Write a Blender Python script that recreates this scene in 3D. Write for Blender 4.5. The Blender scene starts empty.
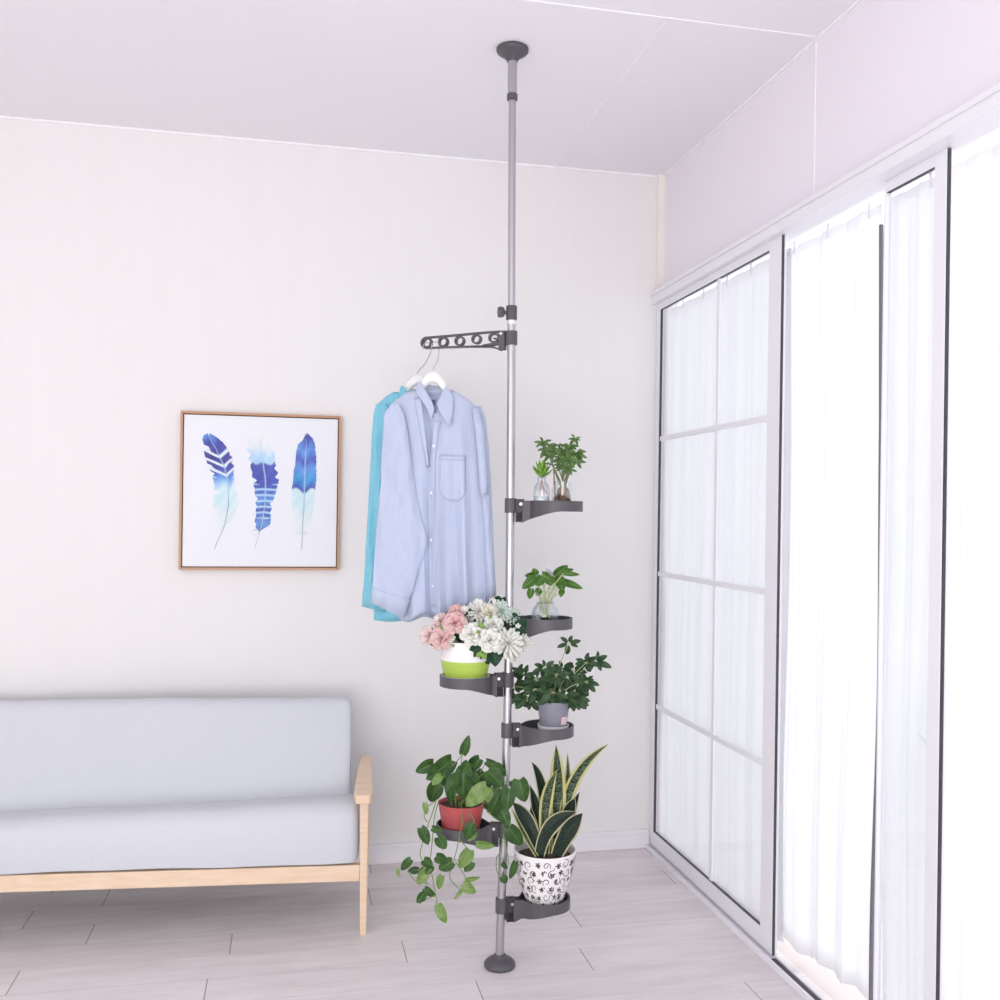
import bpy, math, random
from mathutils import Vector, Matrix
PI = math.pi
R_ = math.radians
random.seed(7)
C = bpy.context.scene.collection

# ------------------------------------------------------------------ camera
CZ, FPX, YAW, ROLL = 1.394, 983.0, R_(12.1), 0.014
FW = Vector((math.sin(YAW), math.cos(YAW), 0)); RT = Vector((math.cos(YAW), -math.sin(YAW), 0)); UP = Vector((0, 0, 1))
cam = bpy.data.cameras.new('camera'); camo = bpy.data.objects.new('camera', cam); C.objects.link(camo)
rx = RT*math.cos(ROLL) + UP*math.sin(ROLL); uy = UP*math.cos(ROLL) - RT*math.sin(ROLL)
camo.matrix_world = Matrix(((rx.x, uy.x, -FW.x, 0), (rx.y, uy.y, -FW.y, 0), (rx.z, uy.z, -FW.z, CZ), (0, 0, 0, 1)))
cam.sensor_width = 36; cam.lens = 36*FPX/1000; cam.shift_y = 0.014; cam.clip_start = 0.05
bpy.context.scene.camera = camo

# ------------------------------------------------------------------ light
vs = bpy.context.scene.view_settings
vs.view_transform = 'Standard'; vs.look = 'None'; vs.gamma = 1; vs.use_curve_mapping = False
vs.exposure = 0.04
w = bpy.data.worlds.new('world'); bpy.context.scene.world = w; w.use_nodes = True
w.node_tree.nodes['Background'].inputs[0].default_value = (0.98, 0.975, 1.0, 1)
w.node_tree.nodes['Background'].inputs[1].default_value = 1.62

def area(name, loc, target, sx, sy, power, col=(1, 1, 1)):
    l = bpy.data.lights.new(name, 'AREA'); l.shape = 'RECTANGLE'; l.size = sx; l.size_y = sy; l.energy = power; l.color = col
    o = bpy.data.objects.new(name, l); C.objects.link(o); o.location = loc
    o.rotation_euler = (Vector(target)-Vector(loc)).to_track_quat('-Z', 'Y').to_euler()
    return o
sun = bpy.data.lights.new('daylight_sun', 'SUN'); sun.energy = 1.75; sun.angle = R_(12); sun.color = (1.0, 0.98, 0.99)
so = bpy.data.objects.new('daylight_sun', sun); C.objects.link(so)
so.rotation_euler = Vector((-1, -0.25, -0.55)).to_track_quat('-Z', 'Y').to_euler()
area('left_fill_light', (-2.9, -0.6, 1.7), (0.3, 3.2, 1.1), 1.4, 1.5, 9, (1, 0.985, 0.975))  # unseen area light added as soft fill from the left, no window modelled
area('bounce_light', (-0.9, -1.5, 0.8), (0.1, 0.9, 2.83), 2.4, 1.4, 56, (1, 0.99, 0.98))  # unseen area light added behind the camera to brighten the ceiling

# ------------------------------------------------------------------ helpers
def ray(px, py):
    u = (px-500)/FPX; v = (514-py)/FPX
    lu = u*math.cos(ROLL)-v*math.sin(ROLL); lv = u*math.sin(ROLL)+v*math.cos(ROLL)
    return FW+RT*lu+UP*lv
def at(px, py, d):
    return Vector((0, 0, CZ))+ray(px, py)*d

def mat(name, col, rough=0.6, metal=0.0, noise=None, spec=0.5, bump=None, sheen=0, trans=0.0, coat=0.0):
    m = bpy.data.materials.new(name); m.use_nodes = True; nt = m.node_tree; n = nt.nodes; b = n['Principled BSDF']
    b.inputs['Roughness'].default_value = rough; b.inputs['Metallic'].default_value = metal
    b.inputs['Specular IOR Level'].default_value = spec; b.inputs['Base Color'].default_value = (*col, 1)
    b.inputs['Sheen Weight'].default_value = sheen; b.inputs['Coat Weight'].default_value = coat
    tc = n.new('ShaderNodeTexCoord')
    if noise:
        sc, col2, stretch = noise
        mp = n.new('ShaderNodeMapping'); mp.inputs['Scale'].default_value = stretch
        nz = n.new('ShaderNodeTexNoise'); nz.inputs['Scale'].default_value = sc; nz.inputs['Detail'].default_value = 4
        mx = n.new('ShaderNodeMix'); mx.data_type = 'RGBA'; mx.inputs[6].default_value = (*col, 1); mx.inputs[7].default_value = (*col2, 1)
        cr = n.new('ShaderNodeValToRGB'); cr.color_ramp.elements[0].position = .35; cr.color_ramp.elements[1].position = .65
        nt.links.new(tc.outputs['Object'], mp.inputs[0]); nt.links.new(mp.outputs[0], nz.inputs[0])
        nt.links.new(nz.outputs[0], cr.inputs[0]); nt.links.new(cr.outputs[0], mx.inputs[0]); nt.links.new(mx.outputs[2], b.inputs['Base Color'])
    if bump:
        sc, st = bump
        nz = n.new('ShaderNodeTexNoise'); nz.inputs['Scale'].default_value = sc; nz.inputs['Detail'].default_value = 3
        bp = n.new('ShaderNodeBump'); bp.inputs['Strength'].default_value = st; bp.inputs['Distance'].default_value = .01
        nt.links.new(tc.outputs['Object'], nz.inputs[0]); nt.links.new(nz.outputs[0], bp.inputs['Height']); nt.links.new(bp.outputs[0], b.inputs['Normal'])
    if trans > 0:
        out = n['Material Output']; t = n.new('ShaderNodeBsdfTranslucent'); mx = n.new('ShaderNodeMixShader'); mx.inputs[0].default_value = trans
        t.inputs[0].default_value = (*col, 1)
        src = b.inputs['Base Color'].links
        if src: nt.links.new(src[0].from_socket, t.inputs[0])
        nt.links.new(b.outputs[0], mx.inputs[1]); nt.links.new(t.outputs[0], mx.inputs[2]); nt.links.new(mx.outputs[0], out.inputs[0])
    return m

def glass_mat(name, tint=(0.97, 0.99, 0.99), edge=0.35, base=0.04, rough=0.02):
    m = bpy.data.materials.new(name); m.use_nodes = True; nt = m.node_tree; n = nt.nodes; n.clear()
    o = n.new('ShaderNodeOutputMaterial'); t = n.new('ShaderNodeBsdfTransparent'); g = n.new('ShaderNodeBsdfGlossy'); mx = n.new('ShaderNodeMixShader')
    t.inputs[0].default_value = (*tint, 1); g.inputs['Roughness'].default_value = rough; g.inputs[0].default_value = (.9, .9, .93, 1)
    lw = n.new('ShaderNodeLayerWeight'); lw.inputs[0].default_value = .35
    mr = n.new('ShaderNodeMapRange'); mr.inputs[3].default_value = base; mr.inputs[4].default_value = base+edge
    nt.links.new(lw.outputs['Facing'], mr.inputs[0]); nt.links.new(mr.outputs[0], mx.inputs[0])
    nt.links.new(t.outputs[0], mx.inputs[1]); nt.links.new(g.outputs[0], mx.inputs[2]); nt.links.new(mx.outputs[0], o.inputs[0])
    return m

def uv_leaf_mat(name, mid, edge, vein, kind, rough=.4, em=.30):
    """leaf colour across (uv.x) with mid-rib and patches"""
    m = bpy.data.materials.new(name); m.use_nodes = True; nt = m.node_tree; n = nt.nodes; b = n['Principled BSDF']
    b.inputs['Roughness'].default_value = rough; b.inputs['Specular IOR Level'].default_value = .25
    uv = n.new('ShaderNodeUVMap'); uv.uv_map = 'UVMap'; sx = n.new('ShaderNodeSeparateXYZ'); nt.links.new(uv.outputs[0], sx.inputs[0])
    s = n.new('ShaderNodeMath'); s.operation = 'SUBTRACT'; s.inputs[1].default_value = .5; nt.links.new(sx.outputs[0], s.inputs[0])
    a = n.new('ShaderNodeMath'); a.operation = 'ABSOLUTE'; nt.links.new(s.outputs[0], a.inputs[0])
    tc = n.new('ShaderNodeTexCoord')
    nz = n.new('ShaderNodeTexNoise'); nz.inputs['Detail'].default_value = 3
    cr = n.new('ShaderNodeValToRGB'); e = cr.color_ramp.elements
    if kind == 'snake':
        mp = n.new('ShaderNodeMapping'); mp.inputs['Scale'].default_value = (4, 45, 1)
        nt.links.new(uv.outputs[0], mp.inputs[0]); nt.links.new(mp.outputs[0], nz.inputs[0]); nz.inputs['Scale'].default_value = 1.0
        e[0].position = .40; e[0].color = (*vein, 1); e[1].position = .62; e[1].color = (*mid, 1)
        nt.links.new(nz.outputs[0], cr.inputs[0])
        mx = n.new('ShaderNodeMix'); mx.data_type = 'RGBA'; mx.inputs[7].default_value = (*edge, 1)
        c2 = n.new('ShaderNodeValToRGB'); f = c2.color_ramp.elements; f[0].position = em; f[1].position = em+.03
        nt.links.new(a.outputs[0], c2.inputs[0]); nt.links.new(c2.outputs[0], mx.inputs[0]); nt.links.new(cr.outputs[0], mx.inputs[6]); nt.links.new(mx.outputs[2], b.inputs['Base Color'])
    else:
        nz.inputs['Scale'].default_value = 45
        nt.links.new(tc.outputs['Object'], nz.inputs[0])
        e[0].position = .35; e[0].color = (*mid, 1); e[1].position = .68; e[1].color = (*edge, 1)
        nt.links.new(nz.outputs[0], cr.inputs[0])
        mx = n.new('ShaderNodeMix'); mx.data_type = 'RGBA'; mx.inputs[6].default_value = (*vein, 1)
        c2 = n.new('ShaderNodeValToRGB'); f = c2.color_ramp.elements; f[0].position = .02; f[1].position = .05
        nt.links.new(a.outputs[0], c2.inputs[0]); nt.links.new(c2.outputs[0], mx.inputs[0]); nt.links.new(cr.outputs[0], mx.inputs[7]); nt.links.new(mx.outputs[2], b.inputs['Base Color'])
    out = n['Material Output']; t = n.new('ShaderNodeBsdfTranslucent'); ms = n.new('ShaderNodeMixShader'); ms.inputs[0].default_value = .18
    nt.links.new(mx.outputs[2], t.inputs[0]); nt.links.new(b.outputs[0], ms.inputs[1]); nt.links.new(t.outputs[0], ms.inputs[2]); nt.links.new(ms.outputs[0], out.inputs[0])
    return m

class M:
    def __init__(s): s.v = []; s.f = []; s.uv = []; s.mi = []; s.cur = 0; s.col = {}
    def add(s, vs, fs, uvs=None):
        o = len(s.v); s.v += [Vector(a) for a in vs]; s.uv += (uvs or [(0, 0)]*len(vs))
        s.f += [tuple(o+i for i in f) for f in fs]; s.mi += [s.cur]*len(fs); return o
    def box(s, a, b):
        x0, y0, z0 = a; x1, y1, z1 = b
        s.add([(x0, y0, z0), (x1, y0, z0), (x1, y1, z0), (x0, y1, z0), (x0, y0, z1), (x1, y0, z1), (x1, y1, z1), (x0, y1, z1)],
              [(0, 3, 2, 1), (4, 5, 6, 7), (0, 1, 5, 4), (1, 2, 6, 5), (2, 3, 7, 6), (3, 0, 4, 7)]); return s
    def hexa(s, p):  # eight corners, bottom four then top four
        s.add(p, [(0, 3, 2, 1), (4, 5, 6, 7), (0, 1, 5, 4), (1, 2, 6, 5), (2, 3, 7, 6), (3, 0, 4, 7)]); return s
    def grid(s, rows, close=False, uv=True, flip=False):
        nr = len(rows); nc = len(rows[0]); vs = [p for r in rows for p in r]
        us = [(j/(nc-1), i/(nr-1)) for i in range(nr) for j in range(nc)]
        fs = []
        for i in range(nr-1):
            for j in range(nc if close else nc-1):
                k = (j+1) % nc; q = (i*nc+j, i*nc+k, (i+1)*nc+k, (i+1)*nc+j); fs.append(q[::-1] if flip else q)
        return s.add(vs, fs, us)
    def lathe(s, prof, c, n=40, cap0=False, cap1=False, ripple=None):
        c = Vector(c); rows = []
        for r, z in prof:
            rows.append([c+Vector((r*(ripple(a, z) if ripple else 1)*math.cos(a), r*(ripple(a, z) if ripple else 1)*math.sin(a), z)) for a in [2*PI*k/n for k in range(n)]])
        o = s.grid(rows, close=True)
        if cap0: s.f.append(tuple(o+k for k in range(n))[::-1]); s.mi.append(s.cur)
        if cap1: s.f.append(tuple(o+(len(prof)-1)*n+k for k in range(n))); s.mi.append(s.cur)
        return s
    def tube(s, pts, rad, n=8, smooth=0):
        pts = [Vector(p) for p in pts]
        if smooth: pts = spline(pts, smooth)
        N = len(pts); rr = (lambda i: rad) if not isinstance(rad, (list, tuple)) else (lambda i: rad[0]+(rad[1]-rad[0])*i/(N-1))
        rows = []; prev = None
        for i, p in enumerate(pts):
            t = (pts[min(i+1, N-1)]-pts[max(i-1, 0)]); t = t.normalized() if t.length > 1e-9 else Vector((0, 0, 1))
            if prev is None: a = t.orthogonal().normalized()
            else:
                a = prev-t*prev.dot(t); a = a.normalized() if a.length > 1e-6 else t.orthogonal().normalized()
            prev = a; b = t.cross(a)
            rows.append([p+(a*math.cos(q)+b*math.sin(q))*rr(i) for q in [2*PI*k/n for k in range(n)]])
        o = s.grid(rows, close=True)
        s.f.append(tuple(o+k for k in range(n))[::-1]); s.f.append(tuple(o+(N-1)*n+k for k in range(n))); s.mi += [s.cur]*2
        return s
    def leaf(s, p0, p1, width, nrm, prof='ovate', bend=0.12, fold=0.2, mid=None, nl=9, nc=4):
        """blade from p0 to p1 (bezier through mid offset along normal)"""
        p0 = Vector(p0); p1 = Vector(p1); L = (p1-p0).length; d = (p1-p0)/max(L, 1e-6)
        nrm = Vector(nrm); nrm = (nrm-d*nrm.dot(d)).normalized(); 
        c = Vector(mid) if mid is not None else (p0+p1)/2+nrm*bend*L
        rows = []
        for i in range(nl+1):
            t = i/nl; p = p0*(1-t)**2+c*2*t*(1-t)+p1*t*t; tg = ((c-p0)*(1-t)+(p1-c)*t).normalized()
            sd = tg.cross(nrm).normalized(); nn = sd.cross(tg)
            if prof == 'ovate': wd = 1.08*math.sin(PI*t**.62)**.85
            elif prof == 'heart': wd = (1.05*math.sin(PI*min(1, t*.95+.05)**.66)**.66)
            elif prof == 'oblong': wd = math.sin(PI*min(1, t**.85*.98+.01))**.6
            elif prof == 'sword': wd = (.62+.5*t*1.3 if t < .5 else 0.945*(1-((t-.5)/.5)**2.2)) if True else 0
            else: wd = math.sin(PI*t)**.8
            wd = max(wd, .015)*width/2
            back = (.10*L if prof == 'heart' and t < .2 else 0)
            row = []
            for j in range(-nc, nc+1):
                u = j/nc
                row.append(p+sd*u*wd+nn*(fold*abs(u)*wd)-tg*back*abs(u)*(1-t*5 if t < .2 else 0))
            rows.append(row)
        s.grid(rows)
        return s
    def build(s, name, mats, parent=None, bevel=0, smooth=True, solid=0, subsurf=0, kind=None):
        me = bpy.data.meshes.new(name)
        o = bpy.data.objects.new(name, me); C.objects.link(o)
        org = Vector((0, 0, 0))
        if parent is not None:
            o.parent = parent; q = parent
            while q is not None: org = org+q.location; q = q.parent
        elif s.v:
            lo = Vector([min(v[i] for v in s.v) for i in range(3)]); hi = Vector([max(v[i] for v in s.v) for i in range(3)])
            org = Vector(((lo.x+hi.x)/2, (lo.y+hi.y)/2, lo.z)); o.location = org
        me.from_pydata([v-org for v in s.v], [], s.f)
        ul = me.uv_layers.new(name='UVMap')
        for l in me.loops: ul.data[l.index].uv = s.uv[l.vertex_index]
        if s.col:
            ca = me.color_attributes.new('pigment', 'FLOAT_COLOR', 'POINT')
            for k, c in s.col.items(): ca.data[k].color = (*c, 1)
        for m in (mats if isinstance(mats, (list, tuple)) else [mats]): me.materials.append(m)
        for i, p in enumerate(me.polygons): p.use_smooth = smooth; p.material_index = s.mi[i]
        if smooth:
            try: me.set_sharp_from_angle(angle=R_(42))
            except Exception: pass
        if solid:
            md = o.modifiers.new('solid', 'SOLIDIFY'); md.thickness = solid; md.offset = 0
        if bevel:
            md = o.modifiers.new('bevel', 'BEVEL'); md.width = bevel; md.segments = 3; md.limit_method = 'ANGLE'; md.angle_limit = R_(40)
        if subsurf:
            md = o.modifiers.new('sub', 'SUBSURF'); md.levels = subsurf; md.render_levels = subsurf
        if kind: o['kind'] = kind
        return o

def spline(p, k):
    out = []; n = len(p)
    for i in range(n-1):
        a = p[max(i-1, 0)]; b = p[i]; c = p[i+1]; d = p[min(i+2, n-1)]
        for j in range(k):
            t = j/k
            out.append(.5*((2*b)+(c-a)*t+(2*a-5*b+4*c-d)*t*t+(3*b-a-3*c+d)*t**3))
    out.append(p[-1]); return out
def lerp(a, b, t): return a+(b-a)*t
def table(tab, y):
    if y <= tab[0][0]: return list(tab[0][1:])
    for a, b in zip(tab, tab[1:]):
        if y <= b[0]:
            t = (y-a[0])/(b[0]-a[0]); t = t*t*(3-2*t)*.4+t*.6
            return [lerp(p, q, t) for p, q in zip(a[1:], b[1:])]
    return list(tab[-1][1:])
def thing(name, label, cat, loc, group=None):
    o = bpy.data.objects.new(name, None); C.objects.link(o); o.empty_display_size = .05
    o.location = Vector(loc); o['label'] = label; o['category'] = cat
    if group: o['group'] = group
    return o
def tag(o, label, cat, group=None):
    o['label'] = label; o['category'] = cat
    if group: o['group'] = group
    return o

# ------------------------------------------------------------------ materials
# wall with a faint vertical paper grain
wallM = mat('wallpaper', (.835, .818, .812), .85, noise=(2.2, (.845, .828, .823), (7, 7, .6)), spec=.2)
wallR = mat('lilac_cast_wall', (.88, .83, .895), .8, spec=.2)  # lilac cast of the curtains and white balance put into the wall colour
ceilM = mat('ceiling_paint', (.888, .862, .895), .85, spec=.2)
beadM = mat('joint_bead', (.93, .91, .94), .7)
cornM = mat('corner_strip', (.88, .84, .78), .7)
whiteM = mat('white_trim', (.84, .82, .86), .45)
frameM = mat('white_aluminium', (.86, .85, .90), .35)
gasketM = mat('dark_gasket', (.055, .05, .065), .5)
baseM = mat('baseboard_paint', (.86, .84, .87), .5)
def floor_mat():
    m = bpy.data.materials.new('whitewashed_planks'); m.use_nodes = True; nt = m.node_tree; n = nt.nodes; L = nt.links; b = n['Principled BSDF']
    b.inputs['Roughness'].default_value = .42; b.inputs['Specular IOR Level'].default_value = .35
    tc = n.new('ShaderNodeTexCoord'); sp = n.new('ShaderNodeSeparateXYZ'); L.new(tc.outputs['Object'], sp.inputs[0])
    def mt(op, a, b_=None, c=None):
        k = n.new('ShaderNodeMath'); k.operation = op
        for i, q in enumerate((a, b_, c)):
            if q is None: continue
            if isinstance(q, (int, float)): k.inputs[i].default_value = q
            else: L.new(q, k.inputs[i])
        return k.outputs[0]
    W, LN = .155, 1.15
    yr = mt('DIVIDE', sp.outputs[1], W); row = mt('FLOOR', yr); fy = mt('FRACT', yr)
    wn = n.new('ShaderNodeTexWhiteNoise'); wn.noise_dimensions = '1D'; L.new(row, wn.inputs['W'])
    xr = mt('ADD', mt('DIVIDE', sp.outputs[0], LN), wn.outputs[0]); fx = mt('FRACT', xr); pl = mt('FLOOR', xr)
    wn2 = n.new('ShaderNodeTexWhiteNoise'); wn2.noise_dimensions = '2D'; cb = n.new('ShaderNodeCombineXYZ'); L.new(row, cb.inputs[0]); L.new(pl, cb.inputs[1]); L.new(cb.outputs[0], wn2.inputs[0])
    jx = mt('LESS_THAN', fx, .0032); jy = mt('LESS_THAN', fy, .016)
    mp = n.new('ShaderNodeMapping'); mp.inputs['Scale'].default_value = (1.6, 9, 1); L.new(tc.outputs['Object'], mp.inputs[0])
    ad = n.new('ShaderNodeVectorMath'); ad.operation = 'ADD'; L.new(mp.outputs[0], ad.inputs[0]); L.new(wn2.outputs['Color'], ad.inputs[1])
    nz = n.new('ShaderNodeTexNoise'); nz.inputs['Scale'].default_value = 2.4; nz.inputs['Detail'].default_value = 8; nz.inputs['Roughness'].default_value = .62; L.new(ad.outputs[0], nz.inputs[0])
    cr = n.new('ShaderNodeValToRGB'); e = cr.color_ramp.elements
    e[0].position = .25; e[0].color = (.69, .64, .645, 1); e[1].position = .62; e[1].color = (.82, .775, .785, 1)
    L.new(nz.outputs[0], cr.inputs[0])
    v = mt('ADD', mt('MULTIPLY', wn2.outputs[0], .07), .95)
    m1 = n.new('ShaderNodeMix'); m1.data_type = 'RGBA'; m1.blend_type = 'MULTIPLY'; m1.inputs[0].default_value = 1
    cc = n.new('ShaderNodeCombineXYZ'); [L.new(v, cc.inputs[i]) for i in range(3)]
    L.new(cr.outputs[0], m1.inputs[6]); L.new(cc.outputs[0], m1.inputs[7])
    m2 = n.new('ShaderNodeMix'); m2.data_type = 'RGBA'; m2.inputs[7].default_value = (.46, .42, .43, 1)
    L.new(mt('MULTIPLY', jy, .45), m2.inputs[0]); L.new(m1.outputs[2], m2.inputs[6])
    m3 = n.new('ShaderNodeMix'); m3.data_type = 'RGBA'; m3.inputs[7].default_value = (.20, .18, .18, 1)
    L.new(mt('MULTIPLY', jx, .75), m3.inputs[0]); L.new(m2.outputs[2], m3.inputs[6])
    # scattered dark knots
    vo = n.new('ShaderNodeTexVoronoi'); vo.inputs['Scale'].default_value = 2.3; L.new(tc.outputs['Object'], vo.inputs[0])
    kn = mt('LESS_THAN', vo.outputs['Distance'], .014)
    m4 = n.new('ShaderNodeMix'); m4.data_type = 'RGBA'; m4.inputs[7].default_value = (.22, .17, .16, 1)
    L.new(mt('MULTIPLY', kn, .8), m4.inputs[0]); L.new(m3.outputs[2], m4.inputs[6]); L.new(m4.outputs[2], b.inputs['Base Color'])
    return m
floorM = floor_mat()
steel = mat('stainless_steel', (.50, .485, .51), .30, 1.0)
earM = mat('charcoal_plastic', (.05, .047, .055), .45, spec=.35)
greyP = mat('dark_grey_plastic', (.092, .086, .097), .42, spec=.4)
blackP = mat('black_grey_plastic', (.055, .05, .058), .4)
ringS = mat('steel_ring', (.8, .8, .84), .2, 1.0)
boltM = mat('bright_bolt', (.75, .75, .78), .3, 1.0)
woodM = mat('light_pine', (.78, .57, .40), .5, noise=(5, (.84, .66, .50), (2, 14, 14)))
sofaM = mat('pale_grey_fabric', (.615, .635, .685), .95, noise=(160, (.635, .655, .705), (1, 1, 1)), sheen=.1, bump=(260, .08))
curtM = mat('sheer_curtain', (.895, .903, .922), .9, trans=.53, spec=.1)
pipM = mat('grey_piping', (.16, .16, .19), .8)
doorG = glass_mat('door_glass', (.985, .99, .99), .22, .03)
vaseG = glass_mat('vase_glass', (.93, .955, .955), .75, .10)
waterM = glass_mat('water', (.90, .94, .93), .3, .06)

# ------------------------------------------------------------------ setting
H, YW, XW = 2.83, 3.92, 1.515
B0, L0 = -2.6, -3.2
def struct(name, m, ma, **k): return m.build(name, ma, kind='structure', **k)
struct('floor', M().box((L0, B0, -.1), (1.56, YW+.1, 0)), floorM, smooth=False)
struct('ceiling', M().box((L0, B0, H), (1.66, YW+.1, H+.1)), ceilM, smooth=False)
struct('wall_back', M().box((L0, YW, 0), (1.60, YW+.1, H)), wallM, smooth=False)
wr = M().box((XW+.012, B0, 2.33), (XW+.14, YW, H))
struct('wall_right', wr, wallR, smooth=False)
struct('wall_left', M().box((L0-.1, 1.2, 0), (L0, YW+.1, H)), wallM, smooth=False)
bb = M(); bb.box((L0, YW-.014, 0), (XW-.02, YW, .076)); bb.box((L0, YW-.020, 0), (XW-.02, YW-.014, .060))
struct('baseboard_back', bb, baseM, bevel=.003)
struct('trim_1', M().box((XW-.018, YW-.02, 2.33), (XW+.012, YW, H)), cornM, smooth=False)     # corner strip
struct('trim_2', M().box((L0, YW-.006, H-.008), (XW, YW, H)), beadM, smooth=False)
struct('trim_3', M().box((XW+.004, B0, H-.006), (XW+.012, YW-.02, H)), beadM, smooth=False)
struct('trim_4', M().box((XW+.010, 2.688, 2.34), (XW+.012, 2.694, H-.006)), beadM, smooth=False)
def floorline(a, b, z):
    def q(p):
        r = ray(*p); d = (z-CZ)/r.z; return Vector((0, 0, CZ))+r*d
    return q(a), q(b)
# ceiling board joints: straight beads on the ceiling, one across the room and one along it
a, b = floorline((545, 0), (815, 39), H)
yb = (a.y+b.y)/2
struct('trim_5', M().box((L0, yb-.004, H-.003), (XW, yb+.004, H)), beadM, smooth=False)
a, b = floorline((663, 22), (576, 140), H)
xb = (a.x+b.x)/2
struct('trim_6', M().box((xb-.003, yb, H-.003), (xb+.003, YW, H)), beadM, smooth=False)
# head rail and sill
hr = M().box((XW-.035, B0, 2.285), (XW+.05, YW, 2.33)); hr.box((XW-.042, B0, 2.318), (XW-.035, YW, 2.334))
struct('trim_7', hr, frameM, bevel=.002)
struct('trim_8', M().box((XW-.035, B0, 0), (XW+.002, YW, .010)).box((XW-.035, B0, .010), (XW-.027, YW, .018)).box((XW-.004, B0, .010), (XW+.002, YW, .018)), frameM, smooth=False)
struct('trim_9', M().box((XW-.026, B0, .0101), (XW-.0045, 2.83, .0125)), gasketM, smooth=False)

def sliding_door(n, y0, y1, stiles, mull, munt, x=XW, full=True):
    """white framed glass leaf; y1 is the far end"""
    xf, xb = x-.014, x+.004
    d = struct('door_%d' % n, M().box((xf, y1-stiles[1], .02), (xb, y1, 2.285)).box((xf, y0, .02), (xb, y0+stiles[0], 2.285))
               .box((xf, y0+stiles[0], .02), (xb, y1-stiles[1], .080)).box((xf, y0+stiles[0], 2.255), (xb, y1-stiles[1], 2.285)), frameM, bevel=.0012)
    def child(m, nm, ma, **k): return m.build(nm, ma, d, **k)
    gy0, gy1 = y0+stiles[0], y1-stiles[1]
    child(M().box((x-.004, gy0, .080), (x-.001, gy1, 2.255)), 'glass_pane', doorG, smooth=False)
    g = M(); gx0, gx1 = xf-.0005, x-.005
    if full: g.box((gx0, gy1-.0035, .080), (gx1, gy1, 2.255)); g.box((gx0, gy0, .080), (gx1, gy1-.005, .0835))
    g.box((gx0, gy0, 2.253), (gx1, gy1-.005, 2.255))
    child(g, 'glazing_seal', gasketM, smooth=False)
    e = M().box((xf+.001, y0-.006, .02), (xf+.0075, y0, 2.283)); child(e, 'edge_brush', gasketM, smooth=False)
    for yy in mull: child(M().box((xf+.001, yy-.011, .081), (x-.004, yy+.011, 2.254)), 'mullion', frameM, bevel=.002)
    for zz in munt: child(M().box((xf+.0005, gy0+.001, zz-.010), (x-.004, gy1-.006, zz+.010)), 'muntin', frameM, bevel=.002)
    return d
sliding_door(1, 2.838, 3.910, (.080, .045), [3.305], [1.716, 1.155, .602])
sliding_door(2, 2.078, 2.332, (.046, .008), [], [], x=XW+.026, full=False)
struct('balcony_floor', M().box((1.56, B0, -.1), (2.5, YW+.1, -.004)), mat('balcony_tiles', (.62, .57, .56), .6), smooth=False)

# ------------------------------------------------------------------ curtains
def curtain(y0, y1, x, z0, z1, seed, label, pipe=None, lam=.105, amp=.020):
    rnd = random.Random(seed); ph = rnd.uniform(0, 6)
    m = M(); ny = int((y1-y0)/.008)+2; rows = []
    def X(y, z):
        k = .35+.65*min(1, (z1-z)/.6)
        a = amp*k*(math.sin(2*PI*y/lam+ph+.5*math.sin(z*1.7+ph))+.45*math.sin(2*PI*y/(lam*.43)+2*ph+.6*z)+.3*math.sin(2*PI*y/(lam*2.7)+z))
        return x+a
    nz = 36
    for i in range(nz+1):
        t = i/nz; row = []
        for j in range(ny):
            y = lerp(y0, y1, j/(ny-1)); yy = y+.010*math.sin(3*t*PI+j*.01+ph)*t
            zb = z0+.012*math.sin(y*31+ph)+.010*math.sin(y*13)
            z = lerp(z1, zb, t); row.append(Vector((X(y, z), yy, z)))
        rows.append(row)
    m.grid(rows)
    t = thing('curtain', label, 'curtain', (x, (y0+y1)/2, z0), 'white sheer curtains along the sliding doors')
    m.build('curtain_fabric', curtM, t, solid=.0015)
    if pipe == 'near':
        M().tube([r[0]+Vector((-.004, -.001, 0)) for r in rows[1:]], .0062, 8).build('edge_piping', pipM, t)
    y = y0+.04
    while y < y1-.02 and y0 > 1:
        M().box((X(y, z1)-.012, y, z1-.03), (X(y, z1)-.010, y+.012, z1+.012)).build('curtain_hook', frameM, t, smooth=False); y += .20
    return t
curtain(2.885, YW-.008, 1.556, .03, 2.262, 1, 'white sheer curtain behind the divided glass door panel', lam=.15, amp=.009)
curtain(2.435, 2.945, 1.585, .050, 2.268, 2, 'white sheer curtain in the gap just right of the divided glass door', 'near', lam=.16, amp=.014)
curtain(2.170, 2.400, 1.590, .03, 2.268, 3, 'narrow white sheer curtain strip between the two long dark vertical lines', None, amp=.010)
curtain(.6, 2.150, 1.590, .03, 2.268, 4, 'brightest white sheer curtain at the right edge of the photo', None, amp=.014)
curtain(B0, .59, 1.590, .03, 2.268, 5, 'white sheer curtain continuing beside the camera, outside the photo', None, amp=.014)

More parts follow.
